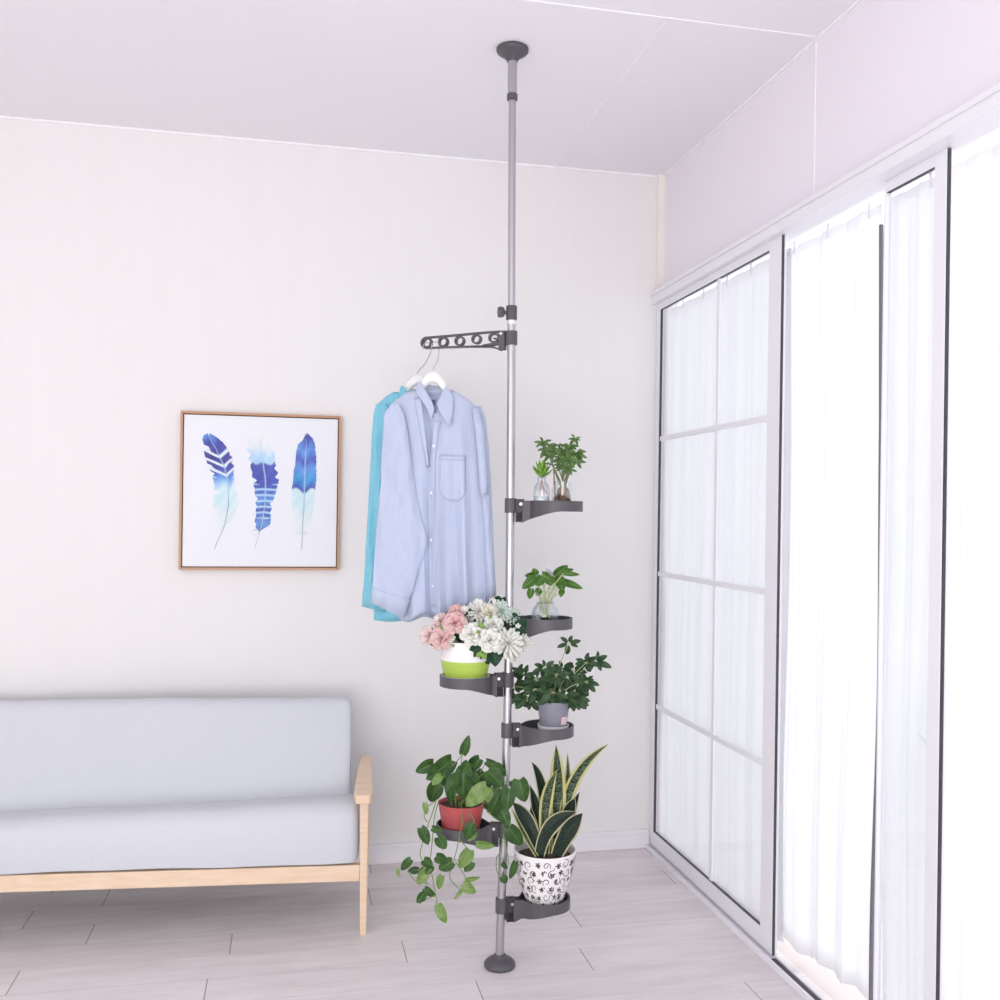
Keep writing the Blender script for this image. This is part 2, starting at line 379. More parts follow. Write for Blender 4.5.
# ------------------------------------------------------------------ sofa
def build_sofa():
    ang = R_(-5.0); ox, oy = .257, 3.268
    ca, sa = math.cos(ang), math.sin(ang)
    T = lambda x, y, z: Vector((ox+x*ca-y*sa, oy+x*sa+y*ca, z))
    t = thing('sofa', 'pale grey upholstered sofa with light wooden frame and armrests against the wall', 'sofa', (ox, oy, 0))
    t['label'] = 'pale grey fabric sofa with light pine frame and armrest against the back wall'
    LN = 1.86
    def bx(m, x0, y0, z0, x1, y1, z1): m.hexa([T(x0, y0, z0), T(x1, y0, z0), T(x1, y1, z0), T(x0, y1, z0), T(x0, y0, z1), T(x1, y0, z1), T(x1, y1, z1), T(x0, y1, z1)])
    for side in (0, 1):
        s = 0 if side == 0 else -LN
        m = M(); m.hexa([T(s-.011, -.012, 0), T(s+.011, -.012, 0), T(s+.011, .020, 0), T(s-.011, .020, 0), T(s-.015, -.016, .452), T(s+.013, -.016, .452), T(s+.013, .028, .452), T(s-.015, .028, .452)])
        m.build('leg', woodM, t, bevel=.003)
        m = M(); m.hexa([T(s-.015, .50, 0), T(s+.013, .50, 0), T(s+.013, .535, 0), T(s-.015, .535, 0), T(s-.015, .40, .455), T(s+.013, .40, .455), T(s+.013, .44, .455), T(s-.015, .44, .455)])
        m.build('leg', woodM, t, bevel=.003)
        # armrest: flat paddle, widest a little behind the front end
        sg = 1 if side == 0 else -1
        pl = [(-.075, .022), (-.05, .030), (.02, .030), (.16, .026), (.30, .022), (.425, .020)]
        rows = []
        m = M(); n = len(pl); vs = []
        for z in (.451, .480):
            for y, hw in pl: vs.append(T(s-hw-.004*sg, y, z+.006*(y/.4)))
            for y, hw in pl[::-1]: vs.append(T(s+hw-.004*sg, y, z+.006*(y/.4)))
        k = 2*n
        m.add(vs, [tuple(range(k))[::-1], tuple(range(k, 2*k))]+[(i, (i+1) % k, k+(i+1) % k, k+i) for i in range(k)])
        m.build('armrest', woodM, t, bevel=.005)
        m = M(); bx(m, s-.011, .012, .185, s+.009, .42, .225); m.build('side_rail', woodM, t, bevel=.002)
    m = M(); bx(m, -LN+.014, -.012, .178, -.013, .014, .232); m.build('front_rail', woodM, t, bevel=.003)
    m = M(); bx(m, -LN+.014, .38, .17, -.013, .41, .215); m.build('back_rail', woodM, t, bevel=.003)
    # cushions: rounded slabs laid in profile and swept along the length
    def cushion(prof, name, x0, x1, seed, nseg=44, sag=0):
        rnd = random.Random(seed); m = M(); rows = []
        cy = sum(p[0] for p in prof)/len(prof); cz = sum(p[1] for p in prof)/len(prof)
        P = []
        n = len(prof)
        ring = spline([Vector((p[0], p[1], 0)) for p in prof+[prof[0]]], 6)[:-1]
        def section(x, sc):
            r = []
            for q in ring:
                y = cy+(q.x-cy)*sc; z = cz+(q.y-cz)*sc
                z += sag*x*max(0, z-.236)/.2
                z += .0015*math.sin(x*7+q.x*9+seed)+.0012*math.sin(x*19+seed)
                r.append(T(x, y, z))
            return r
        for i, (dx, sc) in enumerate([(0, .80), (.004, .90), (.012, .965), (.026, 1.0)]): rows.append(section(x0+dx, sc))
        for i in range(1, nseg): rows.append(section(lerp(x0+.026, x1-.026, i/nseg), 1.0))
        for dx, sc in [(.026, 1.0), (.012, .965), (.004, .90), (0, .80)]: rows.append(section(x1-dx, sc))
        k = len(ring); o = m.grid(rows, close=True)
        m.f.append(tuple(o+i for i in range(k))[::-1]); m.f.append(tuple(o+(len(rows)-1)*k+i for i in range(k))); m.mi += [0, 0]
        return m.build(name, sofaM, t)
    cushion([(-.018, .245), (-.022, .30), (-.018, .365), (.004, .412), (.06, .429), (.20, .402), (.33, .372), (.40, .355), (.41, .32), (.40, .26), (.30, .236), (.02, .236)], 'seat_cushion', -LN+.02, -.018, 1, sag=.034)
    cushion([(.225, .34), (.275, .46), (.335, .61), (.362, .670), (.389, .699), (.432, .704), (.455, .684), (.45, .60), (.43, .48), (.42, .36), (.40, .30), (.25, .30)], 'back_cushion', -LN+.02, -.056, 3)
build_sofa()

# ------------------------------------------------------------------ picture
def build_picture():
    x0, x1, z0, z1 = -.407, .194, 1.166, 1.768; Y = YW
    t = thing('framed_picture', 'square picture of three blue feathers in thin wooden frame on the wall', 'picture', ((x0+x1)/2, Y-.02, z0))
    fw = .009; m = M(); yb, yf = Y-.001, Y-.030
    m.box((x0, yf, z0), (x0+fw, yb, z1)); m.box((x1-fw, yf, z0), (x1, yb, z1)); m.box((x0+fw, yf, z0), (x1-fw, yb, z0+fw)); m.box((x0+fw, yf, z1-fw), (x1-fw, yb, z1))
    m.build('frame', mat('frame_wood', (.52, .29, .17), .45), t, bevel=.001)
    m = M(); g = .0035
    m.box((x0+fw, Y-.012, z0+fw), (x1-fw, yb, z1-fw)); m.build('shadow_gap', mat('gap_brown', (.12, .07, .045), .7), t, smooth=False)
    m = M().box((x0+fw+g, Y-.024, z0+fw+g), (x1-fw-g, Y-.0125, z1-fw-g)); cv = m.build('canvas', mat('canvas_white', (.84, .85, .89), .8), t, bevel=.001)
    pig = bpy.data.materials.new('watercolour'); pig.use_nodes = True; nn = pig.node_tree.nodes; at_ = nn.new('ShaderNodeAttribute'); at_.attribute_name = 'pigment'
    nn['Principled BSDF'].inputs['Roughness'].default_value = .85; pig.node_tree.links.new(at_.outputs['Color'], nn['Principled BSDF'].inputs['Base Color'])
    def UV(zx, zy): return Vector((x0+(zx-92)/(905-92)*(x1-x0), Y-.0247, z1-(zy-60)/(848-60)*(z1-z0)))
    WH = (.84, .85, .89); IND = (.085, .10, .40); BLU = (.13, .28, .66); LB = (.42, .64, .86); AQ = (.58, .78, .84); PAL = (.73, .81, .84); NAV = (.075, .06, .27); CRM = (.80, .79, .80)
    def mixc(a, b, k): k = max(0, min(1, k)); return tuple(lerp(p, q, k) for p, q in zip(a, b))
    def ramp(st, y):
        for (a, c), (b, d) in zip(st, st[1:]):
            if y <= b: return mixc(c, d, (y-a)/(b-a))
        return st[-1][1]
    def feather(shaft, wl, wr, st, stripes, seed, notch, tailcol):
        rnd = random.Random(seed); m = M(); N = 150; K = 9; ph = [rnd.uniform(0, 6) for _ in range(6)]
        y0, y1 = wl[0][0], wl[-1][0]
        rows = []; cols = []
        for i in range(N+1):
            y = lerp(y0, y1, i/N); cx = table(shaft, y)[0]; a = table(wl, y)[0]; b = table(wr, y)[0]
            nl = 1-notch[0]*max(0, math.sin(y*.10+ph[0])*math.sin(y*.043+ph[1]))**1.5-.05*abs(math.sin(y*.9+ph[2]))
            nr = 1-notch[1]*max(0, math.sin(y*.09+ph[3])*math.sin(y*.05+ph[4]))**1.5-.05*abs(math.sin(y*.8+ph[5]))
            row = []
            for j in range(-K, K+1):
                u = j/K; wd = (a*nl if u < 0 else b*nr); barb = 26*abs(u)*(-.6)
                xx = cx+u*wd; yy = y+barb*(1-.3*i/N)
                row.append(UV(xx, yy)); c = ramp(st, y+16*math.sin(u*5+seed)*.6)
                v = .5+.5*math.sin(xx*.07+y*.031+ph[1])*math.sin(y*.045+ph[2]+u*2)
                c = mixc(c, tuple(min(1, q*1.9+.03) for q in c), .35*v)
                for (sy0, sy1, per, wd_, col, s2) in stripes:
                    if sy0 < y < sy1:
                        q = math.sin(2*PI*(y+s2*abs(u)*20)/per+ph[0]*.2)
                        c = mixc(c, col, max(0, min(1, (q-wd_)*4)))
                if abs(u) < .02: c = mixc(c, LB, .6)
                cols.append(c)
            rows.append(row)
        o = m.grid(rows)
        for k, c in enumerate(cols): m.col[o+k] = c
        ob = len(m.v)
        # bare quill
        tl = [(p[0], p[1]) for p in shaft if p[0] >= y1-140]
        pts = [UV(table(shaft, y)[0], y)+Vector((0, -.0006, 0)) for y in [lerp(y0+120, shaft[-1][0], k/14) for k in range(15)]]
        for a_, b_, in zip(pts, pts[1:]):
            s_ = Vector((.0014, 0, 0)); o2 = m.add([a_-s_, a_+s_, b_+s_*.8, b_-s_*.8], [(0, 3, 2, 1)])
            for k in range(4): m.col[o2+k] = tailcol if a_.z < UV(0, y1-200).z else mixc(tailcol, LB, .7)
        # downy wisps
        for k in range(16):
            y = y1-rnd.uniform(0, 90); s = rnd.choice((-1, 1)); c0 = UV(table(shaft, y)[0]+s*8, y); c1 = UV(table(shaft, y)[0]+s*rnd.uniform(30, 60), y+rnd.uniform(-14, 22)); c0.y -= .0005; c1.y -= .0005
            o2 = m.add([c0, c0+Vector((0, 0, -.0016)), c1], [(0, 1, 2) if s > 0 else (0, 2, 1)])
            for q in range(3): m.col[o2+q] = mixc(WH, st[-1][1], .7)
        m.build('feather_print', pig, cv, smooth=False)
    feather([(182, 232), (260, 275), (340, 315), (420, 332), (520, 335), (620, 318), (745, 268)],
            [(182, 5), (195, 34), (215, 50), (250, 66), (290, 80), (330, 90), (380, 82), (440, 72), (480, 80), (540, 78), (600, 55), (640, 30), (665, 3)],
            [(182, 5), (200, 32), (230, 48), (290, 60), (330, 50), (380, 36), (440, 28), (480, 50), (540, 52), (600, 40), (640, 20), (665, 3)],
            [(182, BLU), (215, IND), (300, NAV), (360, IND), (395, BLU), (430, LB), (455, AQ), (520, AQ), (580, PAL), (665, PAL)], [(255, 400, 46, .35, PAL, 1.2)], 3, (.42, .25), (.35, .40, .50))
    feather([(180, 488), (300, 505), (400, 519), (500, 519), (600, 508), (665, 492), (740, 468)],
            [(180, 15), (210, 62), (260, 78), (330, 70), (400, 68), (460, 56), (520, 48), (580, 38), (630, 40), (665, 3)],
            [(180, 15), (210, 50), (260, 62), (330, 62), (400, 72), (460, 58), (520, 40), (580, 40), (630, 46), (665, 3)],
            [(180, CRM), (235, PAL), (280, LB), (312, LB), (322, IND), (380, IND), (430, IND), (500, BLU), (560, IND), (620, BLU), (665, IND)], [(425, 600, 29, .25, LB, -.8)], 8, (.30, .30), (.55, .58, .66))
    feather([(165, 728), (250, 722), (350, 720), (500, 718), (620, 713), (745, 709)],
            [(165, 3), (200, 18), (230, 45), (300, 52), (400, 62), (450, 66), (520, 66), (600, 48), (640, 28), (670, 3)],
            [(165, 3), (200, 38), (230, 50), (300, 60), (400, 62), (450, 58), (520, 56), (600, 45), (640, 30), (670, 3)],
            [(165, NAV), (190, IND), (250, BLU), (300, IND), (340, BLU), (400, (.06, .28, .62)), (445, IND), (455, AQ), (520, AQ), (600, PAL), (670, PAL)], [], 11, (.05, .05), (.40, .46, .55))
build_picture()

# ------------------------------------------------------------------ pole stand
PD = 3.029; pc = at(506, 514, PD); PX, PY = pc.x, pc.y
def pz(y, px=504, d=PD): return at(px, y, d).z
stand = thing('plant_pole_stand', 'floor-to-ceiling steel tension pole with dark grey plant trays and clothes arm', 'plant stand', (PX, PY, 0))
ZT = pz(97)                           # collar where the thin top screw tube begins
z_lock = pz(313); 
BOW = [(0, -.0015), (.13, .001), (.40, .007), (.72, .0125), (1.10, .0145), (1.42, .0135), (1.75, .011), (2.05, .008), (2.65, .0015), (2.9, .0)]
def bow(z):
    for (a, p), (b, q) in zip(BOW, BOW[1:]):
        if z <= b: return lerp(p, q, (z-a)/(b-a))
    return 0
def axis(z): return Vector((PX, PY, 0))+RT*bow(z)
def pole(r, z0, z1, name):
    m = M(); n = max(2, int((z1-z0)/.08)); m.tube([axis(lerp(z0, z1, k/n))+UP*lerp(z0, z1, k/n) for k in range(n+1)], r, 32); return m.build(name, steel, stand)
pole(.0130, .028, z_lock-.02, 'lower_pole'); pole(.0112, z_lock-.03, ZT, 'upper_pole'); pole(.0142, ZT+.005, H-.03, 'screw_pole')
q = axis(ZT); M().lathe([(.0112, ZT-.012), (.0160, ZT-.010), (.0164, ZT-.006), (.0164, ZT+.008), (.0142, ZT+.010)], (q.x, q.y, 0), 32, True, True).build('collar', greyP, stand)
rp = lambda a, z: 1+.006*math.cos(18*a)
M().lathe([(.0455, .0), (.0485, .004), (.0485, .010), (.0455, .016), (.036, .024), (.025, .027), (.0185, .032), (.0175, .038), (.0131, .039)], (PX, PY, 0), 72, True, True, rp).build('floor_foot', greyP, stand)
M().lathe([(.0145, H-.042), (.0175, H-.041), (.0185, H-.036), (.026, H-.029), (.038, H-.021), (.0465, H-.015), (.0495, H-.010), (.0495, H-.003), (.047, H)], (PX, PY, 0), 72, True, True, rp).build('ceiling_foot', greyP, stand)
# lock sleeve with knob
LQ = axis(z_lock)
lk = M().lathe([(.0132, z_lock-.022), (.0172, z_lock-.021), (.0172, z_lock+.019), (.0160, z_lock+.022), (.0114, z_lock+.022)], (LQ.x, LQ.y, 0), 36, True, True).build('lock_sleeve', greyP, stand)
kn = M(); ax = (-RT*.93-FW*.36).normalized(); up = Vector((0, 0, 1)); sd = ax.cross(up)
c0 = LQ+UP*z_lock
kn.tube([c0+ax*.017, c0+ax*.030], .006, 12)
rows = []
for dd, r in ((.024, .010), (.027, .015), (.040, .017), (.044, .014)):
    rows.append([c0+ax*dd+(sd*math.cos(a)*.62+up*math.sin(a))*r*(1+.10*math.cos(6*a)) for a in [2*PI*k/36 for k in range(36)]])
o = kn.grid(rows, close=True); kn.f += [tuple(o+k for k in range(36))[::-1], tuple(o+108+k for k in range(36))]; kn.mi += [0, 0]
kn.build('locking_knob', greyP, lk)
M().lathe([(.0150, z_lock-.036), (.0150, z_lock-.024)], (LQ.x, LQ.y, 0), 32, True, True).build('steel_ring', ringS, stand)

def clamp(parent, zc, dirv, half=.0225, name='clamp'):
    P0 = axis(zc); m = M().lathe([(.0131, zc-half), (.0176, zc-half), (.0180, zc-half+.003), (.0180, zc+half-.003), (.0176, zc+half), (.0131, zc+half)], P0, 36)
    sdv = Vector((-dirv.y, dirv.x, 0))
    m.cur = 1
    for s in (-1, 1):     # two ears with webbing between
        p = []
        for z in (zc-half-.028, zc+half-.002):
            for (a, b) in ((.016, .003), (.042, .003), (.042, .012), (.016, .012)):
                p.append(P0+dirv*a+sdv*b*s+Vector((0, 0, z)))
        m.hexa(p if s > 0 else [p[3], p[2], p[1], p[0], p[7], p[6], p[5], p[4]])
    m.hexa([P0+dirv*a+sdv*b+Vector((0, 0, z)) for z in (zc-half-.024, zc-half+.002) for (a, b) in ((.018, -.012), (.040, -.012), (.040, .012), (.018, .012))])
    c = m.build(name, [greyP, earM], parent)
    bm = M(); q = P0+dirv*.031+Vector((0, 0, zc+.005)); ff = sdv if sdv.dot(FW) < 0 else -sdv
    bm.tube([q+ff*.011, q+ff*.0155, q+ff*.0165], [.0052, .0044], 14); bm.build('bolt', boltM, c)
    return c

def make_tray(y, dist, r, theta, zoff=0):
    """dish-shaped tray on a neck, theta degrees away from the camera (left trays: side=-1 via 180)"""
    th = R_(theta); dirv = (RT*math.cos(th)+FW*math.sin(th)).normalized(); sdv = Vector((-dirv.y, dirv.x, 0)); P0 = Vector((PX, PY, 0))
    zc = pz(y)+zoff; top = zc+.016; dist -= bow(zc)*dirv.dot(RT); P0 = axis(zc)
    hw0 = .0165; S = []; n = 46
    s0, s1 = .036, dist+r
    for i in range(n+1):
        u = i/n; s = s0+(s1-s0)*(1-(1-u)**2) if u > .0 else s0
        c = math.sqrt(max(0, r*r-(s-dist)**2)) if s > dist-r else 0
        k = .020; h = max(k-abs(hw0-c), 0)/k; neck = hw0 if s < dist else 0
        wv = max(neck, c)+h*h*k*.25*(1 if s < dist else 0)
        S.append((s, wv))
    wall = .0045
    def bot(s): 
        q = max(0, 1-(s-s0)/(dist*.85-s0+.03)); return zc-.016-.036*q**1.5
    m = M(); L, Rr, Li, Ri, Lb, Rb, Lf, Rf = [], [], [], [], [], [], [], []
    flo = top-.024
    for (s, wv) in S:
        wi = max(wv-wall, 0); si = s if s < dist else dist+(s-dist)*(r-wall)/r
        if s >= dist: wi = math.sqrt(max(0, (r-wall)**2-(si-dist)**2))
        P = lambda a, b, z: P0+dirv*a+sdv*b+Vector((0, 0, z))
        L.append(P(s, wv, top)); Rr.append(P(s, -wv, top)); Lb.append(P(s, wv*.985, bot(s))); Rb.append(P(s, -wv*.985, bot(s)))
        Li.append(P(max(si, s0+.004), wi, top)); Ri.append(P(max(si, s0+.004), -wi, top)); Lf.append(P(max(si, s0+.004), wi, flo)); Rf.append(P(max(si, s0+.004), -wi, flo))
    m.grid([Lb, L], flip=False); m.grid([Rr, Rb]); m.grid([L, Li]); m.grid([Ri, Rr]); m.grid([Li, Lf]); m.grid([Rf, Ri]); m.grid([Lf, Rf]); m.grid([Rb, Lb])
    m.add([L[0], Rr[0], Rb[0], Lb[0]], [(0, 1, 2, 3)]); m.add([L[0], Li[0], Ri[0], Rr[0]], [(0, 1, 2, 3)]); m.add([Li[0], Lf[0], Rf[0], Ri[0]], [(0, 1, 2, 3)])
    o = m.build('tray', greyP, stand)
    # faint concentric ribs in the dish
    cc = P0+dirv*dist
    rb = M()
    for rr in (r*.75, r*.5): rb.lathe([(rr-.0015, flo), (rr-.0015, flo+.002), (rr+.0015, flo+.002), (rr+.0015, flo)], (cc.x, cc.y, 0), 40)
    rb.build('dish_ribs', greyP, o)
    clamp(o, zc, dirv)
    return Vector((cc.x, cc.y, flo+.002))
T1 = make_tray(505.5, .155, .082, 2)
T2 = make_tray(622, .130, .080, 2)
T3 = make_tray(679.5, .118, .080, 180+9)       # toward the camera
T4 = make_tray(730, .140, .080, 7)
T5 = make_tray(829.5, .122, .080, 180-3)
T6 = make_tray(905, .144, .078, 15)

# folding clothes arm with five ring holes
def build_arm():
    zc = pz(338); th = R_(180-22); d = (RT*math.cos(th)+FW*math.sin(th)).normalized(); s = Vector((-d.y, d.x, 0)); P0 = axis(zc)
    z_top = pz(336)
    LEN = .285; hh = .020; rl = []
    P = lambda a, z, b=0: P0+d*(a*1.10 if a > .05 else a)+Vector((0, 0, zc+z))+s*b
    m = M(); bw = .004
    def bar(pts, rad=.0036, k=6): m.tube([P(a, z) for a, z in pts], rad, 8, smooth=k)
    cl = lambda a: hh-.0055*(a/LEN)
    top = [(.034, .022), (.10, .021), (.18, .0185), (.262, .0165)]
    bot = [(.034, -.036), (.052, -.026), (.085, -.0215), (.14, -.019), (.20, -.0175), (.262, -.0165)]
    # stadium outline with a rounded end
    end = [(.262+.0165*math.sin(q), .0165*math.cos(q)) for q in [PI*k/8 for k in range(1, 8)]]
    def flat(pts, w):
        v = [P(a, z) for a, z in pts]; v = spline(v, 4); rows = []
        for i, p in enumerate(v):
            t = (v[min(i+1, len(v)-1)]-v[max(i-1, 0)]).normalized(); nn = t.cross(s).normalized()
            rows.append([p+nn*w+s*.008, p+nn*w-s*.008, p-nn*w-s*.008, p-nn*w+s*.008])
        o = m.grid(rows, close=True); N = len(rows)
        m.f += [(o, o+3, o+2, o+1), (o+4*N-4, o+4*N-3, o+4*N-2, o+4*N-1)]; m.mi += [0, 0]
    flat(top+end+bot[::-1], .0026)
    for k in range(5):
        a0 = .262-.052*k; r = .0135-.0004*k; zo = (.0 if k < 3 else .0008*k)
        ring = [(a0+r*math.cos(q), r*1.05*math.sin(q)+zo) for q in [2*PI*j/16 for j in range(17)]]
        flat(ring, .0025)
    flat([(.034, -.004), (.052, .001), (.046+.004, .001)], .0018)
    flat([(.037, -.014), (.085, -.020)], .004); flat([(.060, -.023), (.12, -.0195)], .003)
    arm = m.build('clothes_arm', greyP, stand)
    m = M()
    m.hexa([P(a, z, b) for z in (-.036, .024) for (a, b) in ((.019, -.009), (.040, -.009), (.040, .009), (.019, .009))]); m.build('arm_bracket', greyP, arm, bevel=.002)
    m = M(); q = P(.031, .014, 0); ff = s if s.dot(FW) < 0 else -s
    m.tube([q+ff*.006, q+ff*.012], .0045, 12); m.build('bolt', boltM, arm)
    M().lathe([(.0131, zc-.022), (.0184, zc-.021), (.0184, zc+.021), (.0131, zc+.022)], P0, 36).build('clamp', greyP, arm)
    return P
ARM = build_arm()

# ------------------------------------------------------------------ hangers and shirts
hangM = mat('white_hanger_plastic', (.88, .87, .85), .35)
chrome = mat('hook_wire', (.55, .55, .58), .25, 1.0)
def hanger(px, py, depth, hookx, hooky, hookd, label, tilt=0):
    c = at(px, py, depth); t = thing('clothes_hanger', label, 'hanger', c, 'white hangers on the clothes arm')
    q = lambda x, y, dd=0: at(px+x, py+y, depth+dd)
    pts = [q(-34, 41, .004), q(-27, 31, .003), q(-14, 16), q(-6, 6), q(0, 3), (q(6, 6)), q(14, 17), q(26, 31, -.002), q(33, 41, -.002)]
    m = M(); v = spline(pts, 5); rows = []
    for i, p in enumerate(v):
        tt = (v[min(i+1, len(v)-1)]-v[max(i-1, 0)]).normalized(); u = abs(i/(len(v)-1)-.5)*2; nn = tt.cross(FW).normalized()
        w_ = lerp(.020, .005, u**.7); dp = lerp(.010, .009, u)
        rows.append([p+nn*w_*math.cos(a)+FW*dp*math.sin(a) for a in [2*PI*k/12 for k in range(12)]])
    o = m.grid(rows, close=True); N = len(rows); m.f += [tuple(o+k for k in range(12))[::-1], tuple(o+12*N-12+k for k in range(12))]; m.mi += [0, 0]
    m.build('hanger_body', hangM, t)
    hp = at(hookx, hooky, hookd); m = M()
    base = q(0, 2)+Vector((0, 0, .012)); r = .013
    # wire: up from the body, round over the arm bar
    e = hp; side = RT*.9+FW*.2
    pts = [base, base+Vector((0, 0, .012)), lerp(base, e, .45)+side*.012, e+side*.013+Vector((0, 0, -.014)), e+side*.012+Vector((0, 0, .006)), e+Vector((0, 0, .015)), e-side*.012+Vector((0, 0, .008)), e-side*.013+Vector((0, 0, -.008))]
    m.tube(pts, .0015, 8, smooth=8); m.build('hook', chrome, t)
    return t
hb = ARM(.236, -.0165); hb2 = ARM(.262, -.0165)
def px_of(p):
    v = Vector(p)-Vector((0, 0, CZ)); d = v.dot(FW); lu = v.dot(RT)/d; lv = v.z/d
    u = lu*math.cos(ROLL)+lv*math.sin(ROLL); w_ = -lu*math.sin(ROLL)+lv*math.cos(ROLL)
    return (500+u*FPX, 514-w_*FPX, d)
a1 = px_of(hb); a2 = px_of(hb2)
SD1, SD2 = a1[2]-.010, a2[2]+.085
hanger(433, 374, SD1, a1[0], a1[1]-1, a1[2], 'white plastic hanger holding the pale blue shirt in front')
hanger(418, 377, SD2, a2[0], a2[1]-1, a2[2], 'white plastic hanger of the turquoise shirt behind')

def shirt(dep, X, Y, body, sleeves, mats, label, name='hanging_shirt', fold=1.0, placket=True, hem=None):
    """body: rows (y, left, right, halfthick); px offset X,Y"""
    A = lambda x, y, dd=0: at(x+X, y+Y, dep+dd)
    t = thing(name, label, 'shirt', A(440, 610))
    fab = mats
    y0, y1 = body[0][0], body[-1][0]
    def front(x, y):
        l, r, h = table(body, y); u = (x-(l+r)/2)/((r-l)/2); u = max(-1, min(1, u)); k = min(1, max(0, (y-y0)/210))
        base = -h*math.sqrt(max(0, 1-u**2))*1.0
        f = .017*fold*k*(math.sin((x-.03*y)*.26+1.2)+.55*math.sin(x*.47-.012*y+.4))*(1-u*u)
        f += .0022*fold*math.sin(x*.21+y*.05)*(1-u*u)+.0012*math.sin(y*.11-x*.3)*(1-u*u)
        # opening of the front under the collar
        if placket and 394 < y < 470:
            c0 = lerp(428, 430, (y-394)/76); hw = max(0, 6*(1-(y-394)/78)+1.5); q = max(0, 1-abs(x-c0)/hw) if hw > 0 else 0
            f += .016*q*q*(3-2*q)
        return base+f
    def bottom(x):
        l, r = body[-1][1:3]; u = (x-l)/(r-l)
        return hem(u) if hem else 0
    m = M(); NX, NY = 46, 56
    rows = []
    for i in range(NY+1):
        v = i/NY; y = lerp(y0, y1, v); l, r, h = table(body, y); row = []
        for j in range(NX+1):
            u = (1-math.cos(PI*j/NX))/2; x = lerp(l, r, u)
            yy = y+bottom(x)*max(0, (v-.6)/.4)**1.3; row.append(A(x, yy, front(x, y)))
        rows.append(row)
    m.grid(rows, flip=True)
    if placket:      # neck opening
        keep = []
        for i in range(NY):
            y = lerp(y0, y1, (i+.5)/NY); l, r, h = table(body, y)
            for j in range(NX):
                x = lerp(l, r, (1-math.cos(PI*(j+.5)/NX))/2)
                keep.append(not (y < 417 and abs(x-434.5) < 12.5*(1-(y-388)/30)))
        m.f = [f for f, k in zip(m.f, keep) if k]; m.mi = [0]*len(m.f)
    rows = []
    for i in range(NY+1):
        v = i/NY; y = lerp(y0, y1, v); l, r, h = table(body, y); row = []
        for j in range(NX+1):
            u = (1-math.cos(PI*j/NX))/2; x = lerp(l, r, u); q = (u-.5)*2; k = v
            yy = y+(bottom(x)+5*k*(1-q*q))*max(0, (v-.6)/.4)**1.3; f = .008*fold*k*math.sin(x*.3+2)*(1-q*q)
            row.append(A(x, yy, h*math.sqrt(max(0, 1-q*q))+f))
        rows.append(row)
    m.grid(rows)
    m.build('shirt_body', fab, t, solid=.0012)
    for sl in sleeves:
        m = M(); rows = []; n = 28; tab, dd, tk = sl; NYs = 44; ys, ye = tab[0][0], tab[-1][0]
        for i in range(NYs+1):
            y = lerp(ys, ye, i/NYs); l, r, dy = table(tab, y); row = []
            for k in range(n):
                a = 2*PI*k/n; u = math.cos(a); x = (l+r)/2+u*(r-l)/2; th = tk*min(1, .35+(y-ys)/60)
                f = .004*math.sin(x*.42-y*.035+1)*min(1, (y-ys)/60)+.0016*math.sin(x*.9+y*.07)
                yy = y+dy*u*min(1, (y-ys)/(ye-ys))
                row.append(A(x, yy, dd-math.sin(a)*th+f))
            rows.append(row)
        o = m.grid(rows, close=True); m.f.append(tuple(o+k for k in range(n))); m.mi.append(0)
        s = m.build('sleeve', fab, t)
        # cuff
        m = M(); rows = []
        for y in (ye-16, ye-15.5, ye+.5):
            l, r, dy = table(tab, min(y, ye)); row = []
            for k in range(n):
                a = 2*PI*k/n; u = math.cos(a); g = 1.03; x = (l+r)/2+u*(r-l)/2*g
                row.append(A(x, y+dy*u, dd-math.sin(a)*(tk+.0022)+.004*math.sin(x*.42-y*.035+1)))
            rows.append(row)
        m.grid(rows, close=True); m.build('cuff', fab, s, solid=.0012)
    return t, A, front
shirtM = mat('pale_blue_cotton', (.57, .635, .81), .9, noise=(60, (.595, .66, .83), (1, 1, .3)), trans=.16, spec=.15, bump=(22, .10), sheen=.2)
turqM = mat('turquoise_cotton', (.29, .72, .88), .9, noise=(60, (.36, .77, .90), (1, 1, .3)), trans=.30, spec=.15, bump=(22, .10), sheen=.2)
body1 = [(390, 411, 452, .010), (396, 401, 463, .018), (404, 391, 474, .024), (412, 388, 480, .028), (430, 389, 483, .031), (480, 393, 486, .034), (540, 396, 487, .036), (604, 398, 489, .037)]
sl_l = ([(404, 391, 399, 0), (414, 384, 404, 0), (432, 383, 408, 0), (470, 380.5, 413, 0), (482, 381, 415, 0), (500, 379, 418, 0), (542, 375.5, 427, 0), (556, 374.5, 424, 0), (580, 373, 415, 4), (610, 371.5, 403, 8)], -.040, .017)
sl_r = ([(406, 476, 481, 0), (418, 478, 486, 0), (450, 479, 489, 0), (490, 481, 491.5, 0), (540, 484, 493.5, 0), (597, 486.5, 496, -2)], -.012, .017)
hem1 = lambda u: 14*(1-u)**1.5+5*math.sin(u*PI)-2*u+3*math.sin(u*16)
s1, A1, F1 = shirt(SD1, 0, 0, body1, [sl_l, sl_r], shirtM, 'pale blue long-sleeved shirt with chest pocket hanging in front of the turquoise one', hem=hem1)
